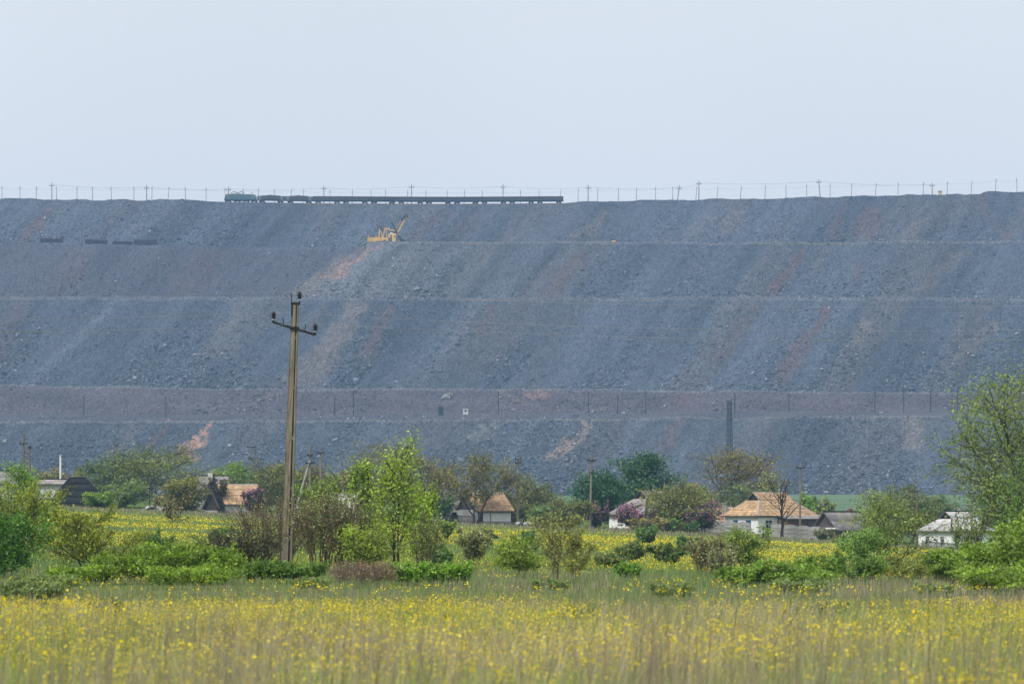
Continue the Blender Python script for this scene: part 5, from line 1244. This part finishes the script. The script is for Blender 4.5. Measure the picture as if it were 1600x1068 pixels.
for i, (x, tp, hw, dd, lab) in enumerate(((130, 884, 42, 84, 'bright low thicket bush below the open olive shrub'), (205, 866, 50, 86, 'bright low thicket bush, second from the left'), (268, 848, 52, 87, 'tallest hump of the bright green thicket left of the pole'), (328, 856, 45, 86, 'bright thicket bush touching the brown shrub'), (300, 884, 60, 80, 'low front hump of the bright green thicket'))):
    plant('bright_thicket', lab, 'bush', x, tp, dd, hw, 'thicket', [(.115, .225, .014), (.09, .185, .014), (.14, .255, .02)], 45 + i, leaf=2.9, leaves=1.1, group='bright thicket left of the pole')
plant('brown_shrub', 'brown twiggy shrub wrapped round the foot of the big pole', 'bush', 430, 776, 115, 60, 'twiggy', GG + SV, 51, leaves=1.5, bark='bark_red', leaf=2.1)
plant('brown_shrub', 'brown twiggy shrub with silver leaves right of the big pole', 'bush', 508, 768, 110, 50, 'twiggy', SV + GG, 52, leaves=2.2, bark='bark_red', leaf=2.3)
plant('brown_shrub', 'low bare twiggy shrub spreading left of the big pole', 'bush', 380, 822, 98, 52, 'twiggy', DK, 53, leaves=1.0, bark='bark', leaf=2.8)
plant('brown_shrub', 'leggy brown shrub at the right of the silver leaved shrub', 'bush', 545, 790, 112, 34, 'twiggy', GG, 54, leaves=2.0, bark='bark_red')
for i, (x, tp, hw, lab) in enumerate(((415, 876, 30, 'dark leafy scrub at the foot of the brown shrub'), (470, 880, 36, 'green leafy scrub just right of the big pole foot'))):
    plant('leafy_scrub', lab, 'bush', x, tp, 88, hw, 'thicket', [(.07, .16, .03), (.10, .2, .03)], 55 + i, leaves=.9)
plant('light_green_tree', 'light green tree with upright leafy shoots right of the big pole', 'tree', 505, 742, 128, 38, 'multi', FG, 57, leaves=1.2, leaf=2.8)
plant('light_green_tree', 'slim light green tree left of the bright upright tree', 'tree', 568, 720, 126, 24, 'cone', BR, 58, leaves=.9, leaf=3.0)
plant('bright_upright_tree', 'bright yellow green upright tree with open crown in the centre left', 'tree', 618, 685, 112, 36, 'cone', BR, 59, leaves=1.2, leaf=3.0, ovr=dict(stems=3, lean=.14, nb=18))
plant('bright_side_tree', 'lower bright leafy tree joined to the right of the upright one', 'tree', 656, 756, 115, 24, 'multi', BR, 159, leaves=1.0, leaf=3.4)
plant('soft_green_shrub', 'soft yellow green shrub between the brown shrub and the bright tree', 'bush', 572, 815, 108, 38, 'multi', [(.16, .26, .035), (.14, .22, .03)], 60, leaves=1.4)
plant('bare_sapling', 'leaning bare sapling right of the bright upright tree', 'tree', 668, 798, 100, 24, 'multi', GG, 61, leaves=.5, bark='bark_red', ovr=dict(stems=4))
for i, (x, tp, hw, lab) in enumerate(((640, 880, 36, 'bright low bush at the foot of the bright tree'), (700, 880, 32, 'bright low bush right of the bright tree foot'))):
    plant('bright_thicket', lab, 'bush', x, tp, 86, hw, 'thicket', [(.13, .28, .03), (.11, .24, .025)], 62 + i, leaf=2.8, group='bright bushes under the bright tree')
plant('dry_weed_clump', 'dry brown clump of dead reeds below the brown shrub', 'weeds', 570, 876, 82, 46, 'thicket', [(.17, .14, .11), (.14, .115, .09)], 64, leaves=.12, bark='bark_dry', ovr=dict(stems=120, nb=3, nt=3, lean=.12, ang=12, tr=.004), twig=.6)
plant('silver_shrub', 'silvery green slender shrub left of the bright rounded bush', 'bush', 742, 824, 128, 24, 'multi', SV, 65, leaves=1.3, bark='bark_pale')
plant('dark_shrub', 'dark green field bush behind the silvery shrub', 'bush', 752, 828, 190, 16, 'bush', [(.06, .12, .03)], 165)
plant('field_sapling', 'small sapling with narrow foot in the yellow field', 'tree', 698, 812, 240, 12, 'multi', [(.13, .2, .03)], 66, leaves=.8)
plant('fresh_bush', 'fresh green rounded bush left of the sparse tree', 'bush', 810, 838, 100, 32, 'multi', [(.14, .24, .03), (.12, .20, .03)], 67, leaves=1.3)
plant('sparse_tree', 'sparse grey green tree with thin dark stems in front centre', 'tree', 868, 800, 86, 34, 'multi', [(.15, .20, .07), (.17, .22, .09)], 68, leaves=1.0, bark='bark_red', ovr=dict(stems=4, lean=.22))
plant('sparse_tree', 'sparse light tree right of the other thin stemmed tree', 'tree', 902, 825, 92, 24, 'multi', [(.16, .21, .06)], 69, leaves=1.0, bark='bark_red', ovr=dict(stems=4, lean=.25))
plant('rounded_bush', 'small rounded grey green bush in the middle of the flower field', 'bush', 951, 866, 126, 18, 'bush', [(.10, .15, .05)], 70)
plant('rounded_bush', 'small bright green bush below the rounded grey green one', 'bush', 981, 880, 98, 16, 'bush', [(.10, .23, .03)], 71)
plant('dry_shrub', 'thin dry shrub left of the bright upright bush on the right', 'bush', 1104, 838, 110, 24, 'twiggy', SV, 72, leaves=1.2, bark='bark_red')
plant('field_shrub', 'grey green shrub behind the small bright bush', 'bush', 990, 845, 150, 26, 'multi', GG, 73, leaves=.9)
plant('field_shrub', 'dark spotted field shrub right of the small bright bush', 'bush', 1045, 850, 150, 20, 'bush', [(.075, .14, .04)], 173)
plant('leafy_bush', 'full light green bush before the big tiled house', 'bush', 1164, 822, 130, 34, 'multi', [(.13, .22, .04), (.15, .25, .05), (.11, .19, .035)], 74, leaves=.8, ovr=dict(stems=8, lean=.34, b0=.08))
plant('silver_shrub', 'silvery thin shrub at the left foot of the full light green bush', 'bush', 1128, 850, 95, 22, 'twiggy', SV, 75, leaves=2.0, bark='bark_pale', ovr=dict(stems=12))
for i, (x, tp, hw, lab) in enumerate(((1160, 884, 34, 'low leafy bush below the full light green bush'), (1222, 876, 38, 'low leafy bush with broad leaves right of centre'), (1280, 864, 34, 'low leafy bush left of the pale bushes'), (1250, 890, 44, 'front low leafy bush before the flower meadow'))):
    plant('low_leafy_bush', lab, 'bush', x, tp, 86 + 3 * (i == 2), hw, 'bush', [(.11, .22, .03), (.13, .25, .04), (.09, .18, .03)], 76 + i, leaf=3.4, leaves=.8, group='low leafy bushes on the right')
plant('pale_green_bush', 'pale green bush with soft upright sprays left of the dark stemmed tree', 'bush', 1345, 826, 108, 30, 'multi', [(.11, .22, .06), (.13, .25, .075)], 81, leaves=1.6)
plant('pale_green_bush', 'low pale green bush in front of the soft upright one', 'bush', 1345, 868, 92, 32, 'bush', [(.10, .20, .045)], 82)
plant('dark_stemmed_tree', 'spreading green tree with dark forked stems before the white house', 'tree', 1394, 782, 128, 58, 'multi', [(.12, .19, .05), (.10, .165, .045), (.14, .215, .06)], 83, leaves=1.7, ovr=dict(stems=5, lean=.45))
plant('yellowish_bush', 'yellowish green low bush at the foot of the dark stemmed tree', 'bush', 1408, 868, 98, 40, 'bush', [(.14, .19, .04), (.11, .16, .04)], 84)
plant('silver_shrub', 'small silvery bush right of the dark stemmed tree', 'bush', 1442, 868, 100, 20, 'bush', SV, 85)
plant('tall_right_tree', 'tall airy wind blown tree leaning in from the right edge', 'tree', 1620, 578, 165, 112, 'spread', [(.125, .20, .05), (.145, .22, .06), (.10, .165, .045)], 86, leaves=2.6, leaf=3.2, bark='bark', ovr=dict(stems=4, lean=.4, b0=.25, nb=18, nt=9, fz=.03), wind=-.06)
plant('bare_dark_tree', 'dark crooked orchard tree right of the white roofed house', 'tree', 1572, 700, 300, 62, 'spread', [(.09, .12, .055)], 87, leaves=.6, bark='iron')
plant('green_shrub_tree', 'dense green tree at the right edge below the tall tree', 'tree', 1606, 716, 150, 42, 'round', [(.08, .17, .035)], 88, leaves=1.3)
plant('thin_green_tree', 'thin young tree in front of the white roofed house', 'tree', 1516, 798, 150, 26, 'multi', [(.12, .19, .05)], 89, leaves=.5)
for i, (x, tp, hw, dd, lab) in enumerate(((1492, 858, 38, 92, 'leafy wind blown shrub, leftmost of the right corner group'), (1545, 846, 40, 88, 'leafy wind blown shrub in the middle of the right corner group'), (1600, 802, 40, 84, 'tallest leafy wind blown shrub at the right edge'), (1570, 878, 62, 76, 'front leafy wind blown shrub in the right corner group'))):
    plant('wind_blown_shrub', lab, 'bush', x, tp, dd, hw, 'multi', [(.12, .22, .03), (.15, .265, .045), (.095, .175, .028)], 90 + i, leaf=4.0, leaves=1.3, wind=.12, ovr=dict(stems=9, lean=.5, b0=.08), group='wind blown shrubs in the right corner')
# field tufts and weeds
for i, (x, tp, dd, hw, lab) in enumerate(((247, 832, 140, 20, 'dark green weed bush below the crooked field tree'), (345, 826, 170, 16, 'small green weed bush left of the brown shrub'), (685, 856, 130, 14, 'small weed bush between yellow patches right of the bright tree'), (695, 862, 122, 10, 'tiny weed bush in front of the sapling'), (830, 830, 185, 12, 'small weed bush below the plank pile'), (1075, 838, 200, 14, 'small weed bush in the flowers before the outhouse'), (1010, 822, 260, 14, 'low weed patch before the dry yellowish bush'))):
    plant('weed_bush', lab, 'bush', x, tp, dd, hw, 'bush', [(.075, .16, .05), (.09, .18, .06)], 100 + i, leaves=.8, group='weed bushes in the field')
for i, (x, tp, dd, hw, lab) in enumerate(((50, 908, 66, 44, 'feathery grey green mound of wormwood in the left meadow'), (75, 898, 78, 40, 'pale grey green wormwood mound under the dark green bush'), (158, 948, 50, 7, 'left of two upright thistle spikes in the meadow'), (185, 938, 49, 9, 'taller right thistle spike of the pair in the meadow'), (1287, 944, 50, 28, 'dark green leafy weed clump standing in the right meadow'), (485, 902, 78, 24, 'grey green weed clump below the big pole'), (1170, 1018, 34, 38, 'blurred green weed clump at the bottom of the meadow'), (535, 962, 46, 24, 'small green weed patch in the left middle of the meadow'), (1050, 912, 70, 30, 'low green weed clump at the edge of the meadow'), (860, 905, 78, 26, 'feathery weed clump below the sparse trees'), (1250, 905, 74, 40, 'low grassy weed clump below the leafy bushes'), (1460, 912, 74, 30, 'pale weedy clump at the left of the right corner shrubs'), (640, 1030, 33, 34, 'blurred green weed patch at the bottom below the bright tree'), (905, 945, 47, 20, 'low green weed patch below the sparse trees in the meadow'), (345, 975, 41, 22, 'pale green weed patch below the bright thicket'), (1480, 975, 42, 24, 'pale green weed patch below the right corner shrubs'))):
    plant('weed_clump', lab, 'weeds', x, tp, dd, hw, 'thicket', [(.12, .20, .08), (.15, .23, .095), (.10, .18, .06)] if i not in (2, 3, 4) else [(.055, .13, .055), (.07, .15, .06)], 120 + i, leaves=1.6 if i in (0, 1, 4, 6, 12) else 1.0, bark='bark_pale', group='weed clumps in the meadow', ovr=dict(stems=40 if i in (0, 1, 4, 6, 12) else 22, nb=4, nt=4) if hw > 12 else dict(stems=5, nb=9, nt=4, r0=.1, lean=.1))

# ------------------------------------------------------------------ meadow: grass, dry stems, flowers
def quads_blades(P, h, w, lean, az, col):
    n = len(P); dx, dy = np.cos(az) * w * .5, np.sin(az) * w * .5; V = np.zeros((n, 4, 3))
    V[:, 0] = P + np.stack([-dx, -dy, -.05 + 0 * h], -1); V[:, 1] = P + np.stack([dx, dy, -.05 + 0 * h], -1)
    top = P + np.stack([lean[:, 0] * h, lean[:, 1] * h, h], -1); V[:, 2] = top + np.stack([dx, dy, 0 * h], -1) * .25; V[:, 3] = top - np.stack([dx, dy, 0 * h], -1) * .25
    return V.reshape(-1, 3), np.arange(n * 4).reshape(-1, 4), np.repeat(col, 4, 0)
def scatter(rng, n, d0, d1, p=0.0, margin=1.22):
    """points on the ground inside the view; density per area falls as d**-p"""
    e = 2.0 - p; u = rng.random(n); d = (d0 ** e + u * (d1 ** e - d0 ** e)) ** (1 / e)
    x = rng.uniform(-1, 1, n) * (.18 * margin * d + 1.5); return np.stack([x, d, terrain(x, d)], -1)
def pick(rng, cols, n): c = np.array(cols, float); return c[rng.integers(0, len(c), n)] * rng.uniform(.7, 1.25, (n, 1))

def build_meadow():
    rng = np.random.default_rng(21)
    TAN = [(.47, .42, .27), (.40, .35, .235), (.31, .27, .19), (.53, .48, .32)]; GRN = [(.28, .36, .08), (.34, .41, .10), (.22, .32, .08), (.37, .43, .13)]
    Vs, Fs, Cs, off = [], [], [], 0
    def put(v, f, c):
        nonlocal off
        Vs.append(v); Fs.append(f + off); Cs.append(c); off += len(v)
    # near meadow
    n = 100000; P = scatter(rng, n, 17, 58, 1.0); P = P[P[:, 1] < 49.5 + 8 * fbm(P[:, 0] / 2.5, P[:, 0] * 0, 290, 3) + rng.normal(0, 1.0, n)]; n = len(P); x, y = P[:, 0], P[:, 1]
    g = fbm(x / 3.2, y / 5.0, 91, 4); dry = rng.random(n) < np.clip(.33 + (g - .5) * 3.0 - .12 * sstep(36, 48, y), .05, .85)
    col = np.where(dry[:, None], pick(rng, TAN, n), pick(rng, GRN, n)) * (.72 + .56 * fbm(x / 1.6 + 20, y / 4.0, 191, 3))[:, None]; h = np.where(dry, rng.uniform(.35, .72, n), rng.uniform(.25, .58, n)) * (.8 + .45 * fbm(x / 6, y / 6, 92, 3)) * (1 - .30 * sstep(40, 55, y))
    put(*quads_blades(P, h, np.where(dry, .006, .011) * rng.uniform(.7, 1.5, n) + .00006 * y, rng.normal(0, .24, (n, 2)) + np.array([.10, 0]), rng.uniform(0, 3.14, n), col))
    # sedge belt at the foot of the shrubs
    n = 52000; P = scatter(rng, n, 45, 112, 1.0); x, y = P[:, 0], P[:, 1]; g = fbm(x / 6, y / 9, 93, 4); dry = rng.random(n) < np.clip(.28 + (g - .5) * 2.6, .03, .85)
    GR2 = [(.17, .25, .085), (.21, .29, .11), (.16, .24, .105), (.23, .31, .085)]
    col = np.where(dry[:, None], pick(rng, [(.34, .285, .2), (.27, .22, .165), (.38, .325, .23)], n), pick(rng, GR2, n))
    put(*quads_blades(P, rng.uniform(.12, .36, n) * (.5 + 1.0 * g), .010 + .00012 * y, rng.normal(0, .18, (n, 2)) + np.array([.06, 0]), rng.uniform(0, 3.14, n), col))
    # field as far as the village
    n = 105000; P = scatter(rng, n, 108, 402, 1.25, 1.3); x, y = P[:, 0], P[:, 1]; g = fbm(x / 16, y / 30, 94, 4); g2 = fbm(x / 9 + 3, y / 14, 95, 3)
    GR3 = [(.26, .34, .06), (.30, .37, .075), (.20, .29, .07)]; BLU = [(.14, .245, .10), (.17, .28, .12)]
    col = np.where((g2 > .55)[:, None], pick(rng, BLU, n), pick(rng, GR3, n)); strip = sstep(330, 362, y + 16 * (g - .5)) * (rng.random(n) < .55); dryp = (fbm(x / 20 + 8, y / 12, 96, 3) > .62) & (rng.random(n) < .5)
    dm = (strip > .5) | dryp; col = np.where(dm[:, None], pick(rng, [(.29, .255, .16), (.23, .20, .14), (.34, .30, .19)], n), col)
    put(*quads_blades(P, rng.uniform(.10, .26, n) * (.7 + .7 * g) * (1 + .5 * (strip > .5)), .00042 * y, rng.normal(0, .2, (n, 2)), rng.uniform(0, 3.14, n), col))
    o = np_mesh('meadow_grass', np.concatenate(Vs), np.concatenate(Fs), M['grass'], None, np.concatenate(Cs)); tag(o, 'mixed green and straw coloured meadow grass covering the whole field', 'grass', kind='stuff')
    # tall dead stems close to the camera
    Vs, Fs, Cs, off = [], [], [], 0
    n = 1000; P = scatter(rng, n, 10, 27, 0.5); g = fbm(P[:, 0] / 1.1, P[:, 1] / 4, 97, 3); P = P[g > .5]; n = len(P)
    put(*quads_blades(P, rng.uniform(.9, 1.42, n), rng.uniform(.006, .014, n), rng.normal(0, .07, (n, 2)) + np.array([.05, 0]), rng.uniform(-.6, .6, n), pick(rng, [(.28, .23, .16), (.2, .165, .12), (.36, .30, .21)], n)))
    bx = [70, 110, 305, 335, 385, 560, 655, 735, 945, 960, 1030, 1100, 1120, 1240, 1330, 1440, 1530]
    bd = [15, 17, 14, 16, 18, 17, 16, 15, 14, 13.5, 18, 13, 14.5, 17, 18, 16, 17]
    for xx, dd in zip(bx, bd):
        m_ = int(rng.integers(16, 34)); bxw = wx(xx, dd) + rng.normal(0, .10, m_); byw = dd + rng.normal(0, .35, m_)
        Pb = np.stack([bxw, byw, terrain(bxw, byw)], -1)
        put(*quads_blades(Pb, rng.uniform(.95, 1.5, m_), rng.uniform(.004, .010, m_), rng.normal(0, .05, (m_, 2)) + np.array([.06, 0]), rng.uniform(-.6, .6, m_), pick(rng, [(.24, .20, .145), (.19, .155, .115), (.30, .25, .18)], m_)))
    n = 1200; P = scatter(rng, n, 24, 46, 0.8)
    put(*quads_blades(P, rng.uniform(.6, .85, n), rng.uniform(.006, .010, n), rng.normal(0, .12, (n, 2)) + np.array([.08, 0]), rng.uniform(-.6, .6, n), pick(rng, [(.17, .14, .095), (.13, .11, .08), (.26, .22, .16)], n)))
    o = np_mesh('dead_grass_stems', np.concatenate(Vs), np.concatenate(Fs), M['grass'], None, np.concatenate(Cs)); tag(o, 'tall dead brown grass stems standing blurred in the near meadow', 'grass', kind='stuff')
    # yellow flowers
    Vs, Fs, Cs, off = [], [], [], 0
    YE = [(.82, .66, .015), (.88, .72, .03), (.76, .60, .02)]
    n = 40000; P = scatter(rng, n, 23, 58, 1.0); P = P[P[:, 1] < 49.5 + 8 * fbm(P[:, 0] / 2.5, P[:, 0] * 0, 290, 3) + rng.normal(0, 1.0, n)]; n = len(P); g = .6 * fbm(P[:, 0] / 2.2, P[:, 1] / 5, 98, 3) + .4 * fbm(P[:, 0] / 7 + 4, P[:, 1] / 9, 398, 3); P = P[rng.random(n) < sstep(.40, .60, g)]; n = len(P)
    hz = rng.uniform(.28, .64, n) * (1 - .26 * sstep(40, 55, P[:, 1])); m = 5; fs = np.repeat(np.exp(rng.normal(-.05, .38, n)), m)
    c = np.repeat(P + np.stack([.06 * hz, 0 * hz, hz], -1), m, 0) + rng.normal(0, 1, (n * m, 3)) * np.array([.026, .026, .024]) * fs[:, None]
    put(*diamonds(rng, c, rng.uniform(.012, .025, n * m) * fs, .8, .8, pick(rng, [(.74, .60, .02), (.80, .66, .04), (.66, .56, .04)], n * m)))
    n = 165000; P = scatter(rng, n, 108, 395, 1.1, 1.3); x, y = P[:, 0], P[:, 1]
    band = fbm(x / 34 + 2, y / 11, 99, 4); patch = fbm(x / 12, y / 22, 199, 3); k = sstep(.42, .58, band * .6 + patch * .4 + .05 * sstep(150, 260, y)) * (1 - sstep(312, 345, y + 14 * (patch - .5))) * (.25 + .75 * sstep(125, 170, y))
    P = P[rng.random(n) < k * .9 + .03]; n = len(P)
    c = P + np.stack([0 * P[:, 0], 0 * P[:, 0], rng.uniform(.12, .30, n)], -1)
    put(*diamonds(rng, c, (.00034 * P[:, 1] + .012) * rng.uniform(.5, 1.4, n), .8, .9, pick(rng, YE, n)))
    n = 2600; P = scatter(rng, n, 50, 112, 1.0); g = fbm(P[:, 0] / 5, P[:, 1] / 6, 299, 3); P = P[g > .5]; n = len(P)
    c = np.repeat(P + np.array([0, 0, .28]), 4, 0) + rng.normal(0, .035, (n * 4, 3)); put(*diamonds(rng, c, rng.uniform(.03, .06, n * 4), .8, .8, pick(rng, YE, n * 4)))
    o = np_mesh('yellow_wildflowers', np.concatenate(Vs), np.concatenate(Fs), M['petal'], None, np.concatenate(Cs)); tag(o, 'yellow wildflowers in bloom across the meadow and field', 'flowers', kind='stuff')
build_meadow()

# ------------------------------------------------------------------ haze: one closed box of thin air round everything
def build_haze():
    m, t, out = nodes('thin_haze'); v = t.nodes.new('ShaderNodeVolumePrincipled')
    v.inputs['Color'].default_value = (0.36, 0.62, 1.0, 1); v.inputs['Density'].default_value = HAZE; v.inputs['Anisotropy'].default_value = 0.0
    t.links.new(v.outputs['Volume'], out.inputs['Volume'])
    z0 = -210.0; z1 = 260.0
    o = MB().box((0, 1400, (z0 + z1) / 2), (5400, 3520, z1 - z0)).build('haze', m, None); tag(o, 'thin bluish haze hanging over the whole view', 'haze', kind='stuff')
HAZE = 0.00017
build_haze()
